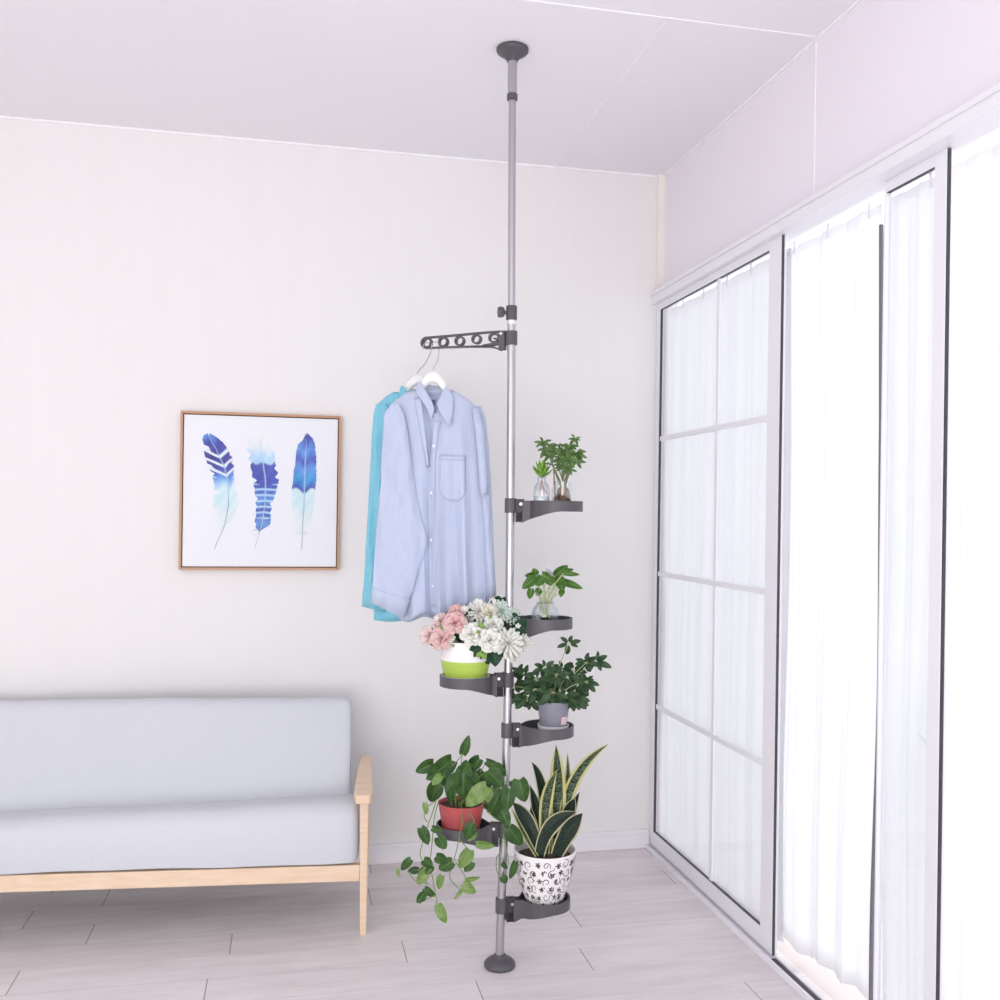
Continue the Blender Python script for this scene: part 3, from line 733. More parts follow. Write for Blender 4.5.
# right sleeve fold-over
m = M(); rows = []
for y, l, r in ((408, 472, 479), (430, 475, 484), (460, 478, 486), (485, 480, 487.5), (497, 481, 488)):
    rows.append([A1(lerp(l, r, k/8), y-(k/8)*3*(1 if y > 480 else 0), -.034-.008*math.sin(PI*k/8)) for k in range(9)])
m.grid(rows, flip=True); m.build('sleeve_fold', shirtM, s1, solid=.004)
def strip(t, A, F, pts, hw, name, ma, off=.0030, n=40, th=.0016):
    m = M(); P = spline([Vector((x, y, 0)) for x, y in pts], 10); rows = []
    for p in P: rows.append([A(p.x+hw*k, p.y, F(p.x+hw*k, p.y)-off) for k in (-1, -.5, 0, .5, 1)])
    m.grid(rows, flip=True); return m.build(name, ma, t, solid=th)
pk = strip(s1, A1, F1, [(437.5, 421), (433, 450), (431.5, 480), (431.5, 540), (433.5, 606)], 3.1, 'button_placket', shirtM, .0035)
btM = mat('pearl_button', (.80, .83, .92), .3)
for by in (446, 493, 540, 586):
    m = M(); bx_ = table([(424, 437.5), (450, 433), (480, 431.5), (540, 431.5), (606, 433.5)], by)[0]; c = A1(bx_, by, F1(bx_, by)-.0058)
    m.tube([c, c-FW*.0016], .0042, 14); m.build('button', btM, pk)
# chest pocket: five sided patch following the cloth
m = M(); rows = []
for i in range(15):
    y = lerp(455, 501, i/14); cut = max(0, (y-490)/11); xl = 440+9*cut*cut; xr = 465.5-8*cut*cut
    rows.append([A1(lerp(xl, xr, k/12), y+(k/12-.5)*1.0, F1(lerp(xl, xr, k/12), y)-.0030) for k in range(13)])
m.grid(rows, flip=True); pkt = m.build('chest_pocket', shirtM, s1, solid=.002)
m = M(); rows = []
for y in (456, 460): rows.append([A1(lerp(440, 465.5, k/12), y+(k/12-.5)*1.0, F1(lerp(440, 465.5, k/12), y)-.0050) for k in range(13)])
m.grid(rows, flip=True); m.build('pocket_hem', shirtM, pkt, solid=.0015)
# yoke / side fold ridge running down from the collar on the left front
m = M(); rows = []
for i in range(20):
    y = lerp(398, 466, i/19); xr = lerp(421, 429.6, i/19); xl = xr-lerp(7, 2.5, i/19)
    rows.append([A1(lerp(xl, xr, k/6), y, F1(lerp(xl, xr, k/6), y)-.003-.006*(k/6)) for k in range(7)])
m.grid(rows, flip=True); m.build('front_facing', shirtM, s1, solid=.0015)
def collar(t, A, ma, cx, cy, sc=1):
    q = lambda x, y, d: A(cx+(x-432)*sc, cy+(y-390)*sc, d)
    for side, poly in (('l', [[(418, 382, -.004), (416.5, 386, -.016), (416, 392, -.022)], [(421, 383, -.018), (421, 391, -.030), (423, 402, -.036)], [(426, 391, -.028), (427.5, 401, -.038), (428.5, 412, -.042)], [(431.5, 401, -.034), (434, 409, -.042), (431, 420.5, -.046)]]),
                       ('r', [[(446, 385, -.004), (449, 390, -.016), (453.5, 397, -.020)], [(443.5, 390, -.016), (447.5, 399, -.028), (453, 408, -.032)], [(440, 397, -.026), (444.5, 407, -.036), (451.5, 418, -.040)], [(436.5, 404, -.033), (441, 414, -.042), (449.5, 427, -.046)]])):
        rows = [[q(*p) for p in r] for r in poly]
        rows = [spline([a, b, c], 4) for a, b, c in rows]
        cols = list(zip(*rows)); cols = [spline(list(c), 4) for c in cols]
        m = M(); m.grid([list(c) for c in cols]); m.build('collar', ma, t, solid=.0028)
    # collar band round the back of the neck, and the inside back with size label
    m = M(); rows = []
    for z in (0, 1):
        row = []
        for k in range(17):
            a = PI*k/16; x = 432-14.5*math.cos(a)*(1-.05*z); row.append(q(x, 384+z*9+3*(k/16), -.006+.030*math.sin(a)))
        rows.append(row)
    m.grid(rows); m.build('collar_band', ma, t, solid=.0022)
collar(s1, A1, shirtM, 432, 390)
m = M(); rows = []
for i in range(7):
    y = lerp(391, 415, i/6); hw = lerp(13, 3, i/6); rows.append([A1(434+(hw+3)*k/4, y, .022-.034*(i/6)+.004*math.cos(k*.6)) for k in range(-4, 5)])
m.grid(rows, flip=True); inn = m.build('inner_yoke', shirtM, s1, solid=.0015)
m = M(); m.hexa([A1(x, y, d) for d in (-.003, .000) for x, y in ((431.5, 399.5), (435.5, 400), (435.5, 404.5), (431.5, 404))]); m.build('neck_label', mat('label_slate', (.12, .15, .26), .8), s1, smooth=False)

body2 = [(392, 394, 431, .008), (398, 384, 445, .014), (406, 376, 462, .018), (420, 374, 472, .022), (480, 374, 482, .025), (540, 374, 486, .027), (606, 374, 488, .028)]
sl2 = ([(404, 376, 386, 0), (414, 373.5, 392, 0), (440, 371.5, 396, 0), (500, 368.5, 396, 0), (560, 365, 394, 0), (609, 362.5, 384, 3)], -.022, .015)
hem2 = lambda u: 14*(1-u)-4*u+2*math.sin(9*u)
s2, A2, F2 = shirt(SD2, 0, 0, body2, [sl2], turqM, 'turquoise shirt hanging behind the pale blue one, seen along its left edge', placket=False, hem=hem2)
collar(s2, A2, turqM, 414, 393, .9)

# ------------------------------------------------------------------ plants
def pxm(base, D):   # pixel -> metre frame around a pot on a tray
    return None
potM = lambda n, c, r=.4: mat(n, c, r)
soilM = mat('potting_soil', (.045, .03, .022), .95, noise=(90, (.09, .06, .04), (1, 1, 1)))
rnd = random.Random(21)
pothosM = uv_leaf_mat('pothos_leaf', (.026, .075, .018), (.060, .135, .028), (.09, .18, .05), 'p', .33)
pothosLM = uv_leaf_mat('pale_pothos_leaf', (.13, .25, .045), (.27, .36, .15), (.24, .34, .12), 'p', .38)
schefM = uv_leaf_mat('schefflera_leaf', (.022, .060, .026), (.075, .135, .062), (.09, .15, .06), 'p', .35)
roseLM = uv_leaf_mat('silk_leaf', (.010, .045, .022), (.028, .085, .038), (.035, .10, .045), 'p', .5)
limeLM = uv_leaf_mat('lime_leaf', (.16, .34, .05), (.30, .48, .12), (.34, .50, .16), 'p', .45)
palmM = uv_leaf_mat('money_tree_leaf', (.06, .15, .03), (.20, .31, .12), (.20, .31, .12), 'p', .4)
stemG = mat('green_stem', (.17, .27, .07), .5)
stemB = mat('brown_stem', (.22, .15, .08), .6)
stemP = mat('pale_stem', (.46, .52, .28), .5)
rootM = mat('pale_roots', (.40, .32, .20), .7, noise=(200, (.12, .08, .05), (1, 1, 1)))

def leafpx(m, z, ox, oy, sc, D, rnd, prof='heart', dd=None, fold=.25, bend=.12, tilt=.6, nl=9, nc=3):
    bx, by, tx, ty, w_ = z[:5]; d0 = D+(dd if dd is not None else rnd.uniform(-.035, .03))
    p0 = at(ox+bx/sc, oy+by/sc, d0); p1 = at(ox+tx/sc, oy+ty/sc, d0+rnd.uniform(-.5, .3)*.02)
    nrm = -FW+RT*rnd.uniform(-tilt, tilt)*.7+UP*rnd.uniform(-.1, tilt*.8)
    m.leaf(p0, p1, w_/sc*d0/FPX, nrm, prof, bend=bend, fold=fold, nl=nl, nc=nc); return p0

# --- trailing pothos in the red pot
def pothos():
    D = (T5-Vector((0, 0, CZ))).dot(FW)
    c = at(461, 831, D); base = Vector((c.x, c.y, T5.z))
    t = thing('pothos_plant', 'trailing green pothos in a red pot on the lower left tray', 'potted plant', base)
    mm = D/FPX; r1 = 23.2*mm; r0 = 18.3*mm; h = at(461, 802, D).z-T5.z
    pot = M().lathe([(r0*.9, 0), (r0, .003), (lerp(r0, r1, .75), h*.72), (lerp(r0, r1, .80), h*.73), (lerp(r0, r1, .86), h*.9), (r1, h*.94), (r1*1.01, h), (r1*.93, h), (r1*.9, h*.9)], base, 56, True)
    pm = mat('translucent_red_plastic', (.62, .085, .085), .3, noise=(25, (.52, .14, .15), (1, 1, 1)), trans=.15)
    po = pot.build('pot', pm, t)
    M().lathe([(.0005, h*.88), (r1*.5, h*.89), (r1*.92, h*.87)], base, 40).build('soil', soilM, t)
    g = M(); l = M()
    ox, oy, s = 390, 730, 7.143
    up = [(520, 170, 565, 35, 68), (310, 235, 182, 300, 90), (440, 215, 258, 355, 135), (330, 380, 292, 515, 118), (430, 345, 430, 520, 95), (530, 275, 518, 495, 132), (560, 235, 510, 300, 85), (640, 205, 545, 290, 90),
          (690, 225, 835, 300, 62), (620, 290, 650, 395, 95), (700, 290, 800, 405, 125), (800, 430, 715, 590, 140), (855, 420, 835, 575, 100), (925, 355, 965, 515, 125), (860, 400, 935, 365, 60), (570, 520, 565, 590, 85),
          (720, 350, 640, 420, 90), (760, 250, 830, 330, 70), (560, 320, 640, 400, 90), (380, 300, 440, 430, 90), (690, 480, 760, 600, 110), (740, 560, 830, 640, 90), (850, 695, 945, 820, 118), (790, 560, 850, 690, 90), (480, 330, 400, 450, 90)]
    pot_top = base+Vector((0, 0, h))
    st = M()
    for z in up:
        dd = rnd.uniform(-.05, .035) if z[0] < 700 else rnd.uniform(-.055, -.02)
        p = leafpx(g, z, ox, oy, s, D, rnd, dd=dd)
        q = pot_top+RT*rnd.uniform(-.03, .03)+FW*rnd.uniform(-.02, .02)
        q = q-Vector((0, 0, .01)); midp = lerp(q, p, .5)+Vector((0, 0, .02 if z[1] > 150 else 0)); st.tube([q, midp, p], .0013, 5, smooth=5)
    for z in [(690, 405, 543, 545, 122), (700, 415, 700, 520, 72), (365, 325, 300, 395, 60), (250, 520, 262, 605, 42)]: leafpx(l, z, ox, oy, s, D, rnd, dd=-.075)
    lo = [(220, 700, 275, 820, 78), (300, 700, 372, 720, 52), (345, 765, 400, 850, 84), (590, 668, 540, 785, 88)]
    for z in lo: leafpx(g, z, ox, oy, s, D, rnd, dd=-.092)
    for z in [(605, 728, 560, 795, 60), (618, 815, 752, 830, 58)]: leafpx(l, z, ox, oy, s, D, rnd, dd=-.09)
    oy2 = 800
    gg = [(150, 425, 78, 500, 62), (205, 500, 128, 505, 52), (240, 430, 305, 480, 72), (330, 400, 405, 425, 85), (445, 440, 348, 495, 92), (590, 445, 530, 512, 62), (245, 668, 190, 735, 60), (248, 630, 325, 688, 56), (800, 545, 832, 592, 60),
          (895, 440, 855, 565, 56), (250, 490, 215, 540, 60), (800, 450, 840, 490, 36), (372, 540, 348, 638, 60), (300, 470, 250, 530, 55)]
    ll = [(260, 500, 196, 605, 78), (565, 358, 498, 485, 98), (540, 572, 645, 550, 36), (345, 750, 402, 880, 74), (520, 602, 615, 662, 76), (512, 638, 458, 712, 32), (55, 490, 65, 552, 26), (240, 505, 300, 500, 30)]
    dl = lambda x: -.088 if x < 700 else -.03
    for z in gg: leafpx(g if rnd.random() < .75 else l, z, ox, oy2, s, D, rnd, dd=dl(z[0])+rnd.uniform(-.012, .005))
    for z in ll: leafpx(l, z, ox, oy2, s, D, rnd, dd=dl(z[0])+rnd.uniform(-.012, .005))
    g.build('foliage', pothosM, t); l.build('pale_foliage', pothosLM, t)['label'] = 'pale yellow-green leaves'
    vines = [[(330, 500), (300, 600), (268, 690), (235, 800), (215, 890), (250, 960), (295, 1020), (320, 1150), (345, 1250)], [(350, 500), (318, 620), (305, 760), (290, 900), (262, 1020)], [(510, 540), (518, 640), (500, 740), (470, 880), (440, 980), (430, 1060), (505, 1145)],
             [(500, 780), (530, 820), (570, 860)], [(470, 945), (520, 1020), (552, 1070)], [(690, 580), (780, 650), (860, 690)], [(820, 700), (790, 860), (760, 920), (765, 1010), (805, 1045)], [(815, 740), (835, 860), (850, 960)], [(325, 1180), (260, 1210), (210, 1240)],
             [(270, 1100), (230, 1090), (185, 1080), (125, 1010)], [(560, 560), (600, 650), (590, 680)], [(330, 500), (262, 560), (245, 620), (270, 660)], [(380, 860), (360, 820)], [(445, 255), (480, 220), (520, 170)]]
    for v in vines:
        pts = []
        for i, (a, b) in enumerate(v):
            dd = dl(a) if b > 620 else lerp(-.02, dl(a), max(0, (b-500)/120)); 
            if b < 300: dd = -.02
            pts.append(at(ox+a/s, oy+b/s, D+dd))
        st.tube(pts, .0015, 6, smooth=6)
    st.build('stems', stemG, t)
pothos()

# --- snake plant in scroll-patterned pot
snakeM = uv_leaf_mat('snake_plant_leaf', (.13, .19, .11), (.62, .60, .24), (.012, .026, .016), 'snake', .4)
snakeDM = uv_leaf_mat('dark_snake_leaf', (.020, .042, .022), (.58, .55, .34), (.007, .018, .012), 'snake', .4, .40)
def snake():
    D = (T6-Vector((0, 0, CZ))).dot(FW)
    c = at(544.0, 900, D); base = Vector((c.x, c.y, T6.z)); mm = D/FPX
    t = thing('snake_plant', 'tall yellow-edged snake plant in a white scroll-patterned pot on the lowest tray', 'potted plant', base)
    h = at(544, 848.5, D).z-T6.z
    prof = [(0.0, 0), (.52, 0), (.56, .02), (.70, .22), (.80, .40), (.89, .60), (.955, .80), (.985, .93), (1.0, 1.0)]
    r1 = 31.4*mm
    def rad(v):
        for (a, b), (c_, d) in zip(prof[1:], prof[2:]):
            if v <= d: return lerp(a, c_, (v-b)/max(d-b, 1e-6))*r1
        return r1
    m = M()
    m.lathe([(a*r1, b*h) for a, b in prof]+[(r1*.985, h+.0015), (r1*.95, h), (r1*.93, h*.9), (r1*.9, h*.8)], base, 72)
    m.cur = 1
    # painted scrolls and leaf sprigs on the glaze
    def S(a, v, off=.0006):
        r = rad(v)+off; return base+Vector((r*math.cos(a), r*math.sin(a), v*h))
    def stroke(pts, wd):
        rows = []
        for i, (a, v) in enumerate(pts):
            q0 = pts[max(i-1, 0)]; q1 = pts[min(i+1, len(pts)-1)]; dx = (q1[0]-q0[0])*r1; dy = (q1[1]-q0[1])*h; L = math.hypot(dx, dy)+1e-9
            ww = wd*(.5+.5*math.sin(PI*min(1, i/(len(pts)-1)+.15)))
            na, nv = -dy/L*ww/r1, dx/L*ww/h; rows.append([S(a-na, v-nv), S(a+na, v+nv)])
        m.grid(rows)
    def petal(a, v, ang, ln, wd):
        P = []
        for k in range(9):
            q = 2*PI*k/8; lx = ln*(.5+.5*math.cos(q)); ly = wd*math.sin(q)*(.6+.4*math.cos(q/2)**2)
            P.append((a+(lx*math.cos(ang)-ly*math.sin(ang))/r1, v+(lx*math.sin(ang)+ly*math.cos(ang))/h))
        vs = [S(x, y, .0007) for x, y in P[:8]]; m.add(vs, [tuple(range(8))])
    rr = random.Random(4); front = math.atan2(-FW.y, -FW.x)
    na_, nv_ = 20, 6
    for i in range(na_):
        for j in range(nv_):
            a = 2*PI*(i+.5*(j % 2))/na_+rr.uniform(-.05, .05); v = .09+.155*j+rr.uniform(-.02, .02)
            if (i+j) % 2 == 0 or rr.random() < .35:
                st_ = rr.uniform(0, 6.28)
                for k in range(rr.choice((4, 5, 6))): petal(a, v, st_+k*1.12, rr.uniform(.0085, .0115), .0026)
            if (i+j) % 2 == 1 or rr.random() < .3:
                sg = rr.choice((-1, 1)); st_ = rr.uniform(0, 6.28); R0 = rr.uniform(.013, .017); pts = []
                for k in range(26):
                    u = k/25; r = R0*(1-u*.82); q = st_+sg*u*6.8; pts.append((a+r*math.cos(q)/r1, min(.96, max(.03, v+r*math.sin(q)/h))))
                stroke(pts, .00125)
            if rr.random() < .6: petal(a+rr.uniform(-.12, .12), min(.93, v+rr.uniform(-.06, .06)), rr.uniform(0, 6.28), .0060, .0020)
    m.build('pot', [mat('white_ceramic', (.86, .84, .84), .3), mat('dark_plum_glaze', (.055, .03, .04), .4)], t)
    M().lathe([(.0005, h*.86), (r1*.5, h*.87), (r1*.94, h*.85)], base, 40).build('soil', soilM, t)
    ox, oy, s = 490, 740, 7.69
    def lf(b, mid, tip, w_, dd, ma, tw=0, fold=.22, ddt=0):
        p0 = at(ox+b[0]/s, oy+b[1]/s, D-.035+dd*.8); pm = at(ox+mid[0]/s, oy+mid[1]/s, D+dd+ddt*.5); p1 = at(ox+tip[0]/s, oy+tip[1]/s, D+dd+ddt)
        cpt = pm*2-(p0+p1)*.5
        m = M(); m.leaf(p0, p1, w_/s*mm, -FW+RT*tw+UP*.1, 'sword', mid=cpt, fold=fold, nl=18, nc=5)
        m.build('leaf', ma, t, solid=.0022)
    B = 880
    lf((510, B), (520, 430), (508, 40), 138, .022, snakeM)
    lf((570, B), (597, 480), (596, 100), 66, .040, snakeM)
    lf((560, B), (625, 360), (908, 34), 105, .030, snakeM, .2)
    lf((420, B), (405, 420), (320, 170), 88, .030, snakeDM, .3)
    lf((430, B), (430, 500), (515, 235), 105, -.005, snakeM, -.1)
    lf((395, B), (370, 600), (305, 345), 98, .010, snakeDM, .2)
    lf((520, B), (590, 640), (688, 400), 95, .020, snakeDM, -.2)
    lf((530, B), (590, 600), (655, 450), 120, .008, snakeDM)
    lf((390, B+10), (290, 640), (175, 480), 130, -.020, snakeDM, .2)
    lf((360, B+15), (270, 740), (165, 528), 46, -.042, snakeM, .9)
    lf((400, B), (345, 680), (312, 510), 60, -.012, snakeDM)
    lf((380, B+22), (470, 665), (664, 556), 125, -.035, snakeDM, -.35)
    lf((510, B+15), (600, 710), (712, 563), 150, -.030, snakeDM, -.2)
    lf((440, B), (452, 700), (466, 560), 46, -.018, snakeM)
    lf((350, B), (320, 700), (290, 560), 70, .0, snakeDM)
snake()

# --- schefflera in the grey pot
def scheff():
    D = (T4-Vector((0, 0, CZ))).dot(FW); mm = D/FPX
    c = at(553.2, 727, D); base = Vector((c.x, c.y, T4.z))
    t = thing('schefflera_plant', 'bushy dark green umbrella plant in a grey pot on the right-hand tray', 'potted plant', base)
    M().lathe([(0.0, 0), (14.4*mm, 0), (15.6*mm, .020), (15.7*mm, .023), (15.0*mm, .023), (13.6*mm, .009), (0, .009)], base, 44).build('saucer', mat('white_saucer', (.86, .85, .88), .4), t)
    b1 = base+Vector((0, 0, .0105)); h = at(553, 700, D).z-b1.z
    M().lathe([(12.6*mm, 0), (13.0*mm, .003), (15.8*mm, h*.82), (16.3*mm, h*.83), (16.7*mm, h), (15.6*mm, h), (15*mm, h*.8)], b1, 52, True).build('pot', mat('grey_lilac_plastic', (.24, .235, .29), .45), t)
    M().lathe([(.0005, h*.86), (15*mm, h*.85)], b1, 32).build('soil', soilM, t)
    # paper label on the right front
    m = M(); rows = []
    for i in range(2):
        v = (.48, .20)[i]; row = []
        for k in range(7):
            a = math.atan2(-FW.y, -FW.x)+lerp(.52, 1.12, k/6); r = lerp(13, 15.8, v/.82)*mm+.0008; row.append(b1+Vector((r*math.cos(a), r*math.sin(a), v*h)))
        rows.append(row)
    m.grid(rows); m.build('sticker', mat('pink_white_sticker', (.80, .55, .58), .6), t)
    ox, oy, s = 500, 630, 8.333
    g = M(); st = M(); top = b1+Vector((0, 0, h*.85))
    cl = [(575, 112, 90, -.01, 6, 0), (718, 272, 95, -.02, 7, 0), (790, 265, 115, .0, 7, .2), (722, 430, 105, -.03, 7, .5), (372, 315, 95, -.03, 7, .1), (470, 370, 110, -.045, 7, .5), (560, 390, 105, -.02, 7, .4), (300, 410, 115, -.03, 7, .5),
          (205, 370, 90, .01, 7, .3), (150, 345, 70, .02, 6, .2), (150, 550, 100, .02, 7, .7), (235, 565, 110, -.02, 7, .7), (290, 490, 110, -.05, 7, .6), (440, 515, 120, -.06, 6, .8), (535, 545, 120, -.04, 7, .8), (600, 565, 125, -.03, 7, .8),
          (655, 450, 110, .01, 7, .5), (360, 530, 95, -.02, 7, .8), (115, 470, 75, .03, 6, .4), (610, 330, 90, .03, 7, .2), (520, 320, 90, .03, 7, .2), (440, 400, 100, .02, 7, .4), (250, 450, 100, .04, 7, .4), (620, 560, 110, .02, 7, .7), (500, 440, 110, 0, 7, .6), (400, 440, 100, .03, 7, .6)]
    for cx, cy, r, dd, n, droop in cl:
        p = at(ox+cx/s, oy+cy/s, D+dd); q = top+RT*rnd.uniform(-.02, .02)+FW*rnd.uniform(-.02, .02)
        ctl = lerp(q, p, .55)+Vector((0, 0, .015)); st.tube([q, ctl, p], [.0018, .0011], 5, smooth=6)
        a0 = rnd.uniform(0, 6.28); tl = rnd.uniform(-.4, .4)
        for k in range(n):
            a = a0+2*PI*k/n+rnd.uniform(-.15, .15); L = r*rnd.uniform(.95, 1.35)/s*mm
            dv = (RT*math.cos(a)+FW*math.sin(a)*.45+UP*(math.sin(a)*-.70-droop*.6+rnd.uniform(-.15, .2))).normalized()
            nn = UP*.55-FW*1.0+RT*(tl+rnd.uniform(-.3, .3))
            g.leaf(p+dv*L*.14, p+dv*L, L*rnd.uniform(.34, .44), nn, 'oblong', bend=.10, fold=.22, nl=7, nc=2)
            st.tube([p, p+dv*L*.2], .0007, 4)
    g.build('foliage', schefM, t); st.build('stems', stemP, t)
scheff()

# --- pothos cutting in a round glass bowl
def bowl_plant():
    D = (T2-Vector((0, 0, CZ))).dot(FW); mm = D/FPX
    c = at(545, 620, D); base = Vector((c.x, c.y, T2.z))
    t = thing('glass_bowl_plant', 'small green leafy cutting in a round clear glass bowl on the middle right tray', 'potted plant', base)
    R0 = 13.5*mm
    pr = [(.0, 0), (R0*.62, 0), (R0*.85, .006), (R0*1.0, .020), (R0*1.02, .032), (R0*.92, .048), (R0*.72, .060), (R0*.66, .066), (R0*.74, .072)]
    M().lathe(pr, base, 44).build('glass_bowl', vaseG, t)
    M().lathe([(.0, .003), (R0*.6, .003), (R0*.95, .021), (R0*.96, .034), (R0*.0, .034)], base, 36).build('water', waterM, t)
    st = M(); rt = M(); g = M(); ox, oy, s = 500, 560, 8.333
    lv = [(310, 130, 205, 130, 60), (300, 150, 185, 240, 85), (260, 240, 245, 325, 60), (330, 240, 310, 300, 60), (345, 140, 300, 215, 90), (400, 150, 430, 215, 90), (460, 130, 565, 45, 80), (530, 110, 665, 122, 40), (520, 180, 690, 240, 62), (490, 150, 520, 260, 95), (520, 250, 505, 310, 50), (540, 90, 615, 78, 35),
          (300, 120, 275, 70, 60), (430, 120, 470, 190, 70), (350, 120, 440, 170, 80), (470, 200, 540, 150, 60)]
    for z in lv:
        p = leafpx(g, z, ox, oy, s, D, rnd, 'heart', dd=rnd.uniform(-.035, .03), bend=.16)
        q = base+RT*rnd.uniform(-.012, .014)+FW*rnd.uniform(-.01, .01)+Vector((0, 0, .02))
        nk = base+RT*rnd.uniform(-.016, .016)+FW*rnd.uniform(-.012, .012)+Vector((0, 0, .066)); st.tube([q, nk, p], .0016, 6, smooth=6)
    for k in range(22):
        a = rnd.uniform(0, 6.28); r = rnd.uniform(.2, .8)*R0*.8; q = base+Vector((0, 0, .024)); rt.tube([q, q+Vector((math.cos(a)*r*.6, math.sin(a)*r*.6, -.006)), q+Vector((math.cos(a)*r, math.sin(a)*r, -.017))], .0010, 5, smooth=4)
    g.build('foliage', pothos2M, t); st.build('stems', stemP, t); rt.build('roots', mat('dark_roots', (.13, .10, .07), .7), t)
    m = M(); z0 = at(ox+400/s, oy+70/s, D); m.leaf(at(ox+440/s, oy+150/s, D-.01), at(ox+385/s, oy+70/s, D-.01), 45/s*mm, -FW, 'oblong'); m.build('new_leaf', mat('grey_lilac_leaf', (.42, .43, .50), .5), t, solid=.001)
pothos2M = uv_leaf_mat('bright_pothos_leaf', (.04, .12, .015), (.09, .20, .03), (.15, .27, .07), 'p', .33)
bowl_plant()

# --- two small glass jars on the top tray
def jars():
    D = (T1-Vector((0, 0, CZ))).dot(FW); mm = D/FPX; ox, oy, s = 500, 430, 10
    c = at(541.5, 500, D-.01); base = Vector((c.x, c.y, T1.z))
    t = thing('succulent_jar', 'small spiky green succulent sitting in a clear glass bottle on the top tray', 'potted plant', base)
    R0 = 8.2*mm; h = at(542, 477, D).z-T1.z
    M().lathe([(0, 0), (R0*.95, 0), (R0, .004), (R0, h*.55), (R0*.85, h*.72), (R0*.52, h*.84), (R0*.50, h*.94), (R0*.62, h)], base, 36).build('glass_bottle', vaseG, t)
    M().lathe([(0, .002), (R0*.9, .003), (R0*.92, h*.38), (0, h*.38)], base, 28).build('water', waterM, t)
    g = M(); p = base+Vector((0, 0, h*.98))
    for k in range(17):
        a = k*2.4; el = lerp(1.45, .45, k/16); L = lerp(.058, .040, k/16)
        dv = RT*math.cos(a)*math.cos(el)+FW*math.sin(a)*math.cos(el)+UP*math.sin(el)
        g.leaf(p, p+dv*L, .0115, UP*1.0-dv*.3-FW*.2, 'oblong2', bend=-.10, fold=.5, nl=7, nc=2)
    g.build('rosette', succM, t, solid=.002)
    st = M(); st.tube([p+Vector((0, 0, .004)), p-Vector((0, 0, h*.25))+RT*.003, p-Vector((0, 0, h*.45))+RT*.012, p-Vector((0, 0, h*.50))+RT*.020], .0018, 7, smooth=6)
    for k in range(5):
        a = rnd.uniform(0, 6.28); st.tube([p-Vector((0, 0, .006)), p+Vector((math.cos(a)*.006, math.sin(a)*.006, -.03)), p+Vector((math.cos(a)*.010, math.sin(a)*.010, -.055))], .0007, 5, smooth=4)
    st.build('roots', mat('pinkish_roots', (.45, .25, .20), .6), t)
    c = at(562.8, 500, D+.012); base = Vector((c.x, c.y, T1.z))
    t = thing('money_tree_jar', 'leafy money tree cutting in a clear glass jar of brown roots on the top tray', 'potted plant', base)
    R0 = 8.6*mm; h = at(563, 481, D).z-T1.z
    M().lathe([(0, 0), (R0*.96, 0), (R0, .003), (R0, h*.96), (R0*1.03, h), (R0*.96, h)], base, 36).build('glass_jar', vaseG, t)
    rm = M()
    rm.lathe([(0, .004), (R0*.72, .005), (R0*.78, h*.3), (R0*.66, h*.70), (R0*.3, h*.80), (0, h*.82)], base, 26, ripple=lambda a, z: 1+.10*math.sin(7*a+z*300)+.07*math.sin(11*a-z*500))
    for k in range(26):
        a = rnd.uniform(0, 6.28); r = R0*.86; rm.tube([base+Vector((math.cos(a)*r*.5, math.sin(a)*r*.5, h*.75)), base+Vector((math.cos(a+.3)*r, math.sin(a+.3)*r, h*.45)), base+Vector((math.cos(a+rnd.uniform(-.6, .9))*r, math.sin(a+.4)*r, h*.05+.003))], .0010, 5, smooth=4)
    rm.build('root_ball', mat('brown_roots', (.17, .085, .055), .8, noise=(140, (.40, .28, .18), (1, 1, .4))), t)
    g = M(); st = M(); top = base+Vector((0, 0, h*.75))
    cl = [(430, 130, 105, -.02, 6), (470, 190, 125, .0, 6), (540, 215, 100, -.03, 7), (640, 200, 110, -.02, 7), (700, 160, 100, .01, 7), (750, 90, 75, .02, 6), (760, 230, 130, -.02, 7), (760, 320, 95, .0, 6), (680, 290, 110, -.04, 7), (620, 300, 110, .0, 7), (580, 150, 70, .03, 5), (700, 400, 80, .0, 5), (500, 250, 90, .03, 6), (660, 240, 100, .03, 6), (640, 370, 90, -.02, 6), (800, 260, 70, .03, 5)]
    for cx, cy, r, dd, n in cl:
        p = at(ox+cx/s, oy+cy/s, D+dd); q = top+RT*rnd.uniform(-.008, .008); st.tube([q, lerp(q, p, .6)+Vector((0, 0, .012))+RT*(-.006 if cx < 560 else .002), p], [.0022, .0009], 6, smooth=6)
        a0 = rnd.uniform(0, 6.28)
        for k in range(n):
            a = a0+2*PI*k/n; L = r*rnd.uniform(.75, 1.1)/s*mm
            dv = (RT*math.cos(a)*1.1+FW*math.sin(a)*.5+UP*(-.55*math.sin(a)-.30+rnd.uniform(-.15, .25))).normalized()
            g.leaf(p, p+dv*L, L*.40, UP*.6-FW*1.0, 'oblong', bend=.12, fold=.25, nl=7, nc=2)
    g.build('foliage', palmM, t); st.build('stems', mat('grey_green_stem', (.20, .24, .12), .6), t)
    # thin tube jar at its left
    c = at(554.6, 500, D-.034); b = Vector((c.x, c.y, T1.z)); t = thing('narrow_glass_jar', 'thin clear glass tube with pale roots standing just left of the brown root jar', 'jar', b)
    M().lathe([(0, 0), (2.6*mm, 0), (2.8*mm, .003), (2.8*mm, .060), (3.1*mm, .062)], b, 24).build('glass_tube', vaseG, t)
    m = M(); m.tube([b+Vector((0, 0, .003)), b+Vector((.001, 0, .04)), b+Vector((-.002, 0, .085)), b+Vector((-.004, .002, .13))], [.0042, .0020], 8, smooth=6); m.build('stem', rootM, t)
    m = M()
    tp = b+Vector((-.004, .002, .13))
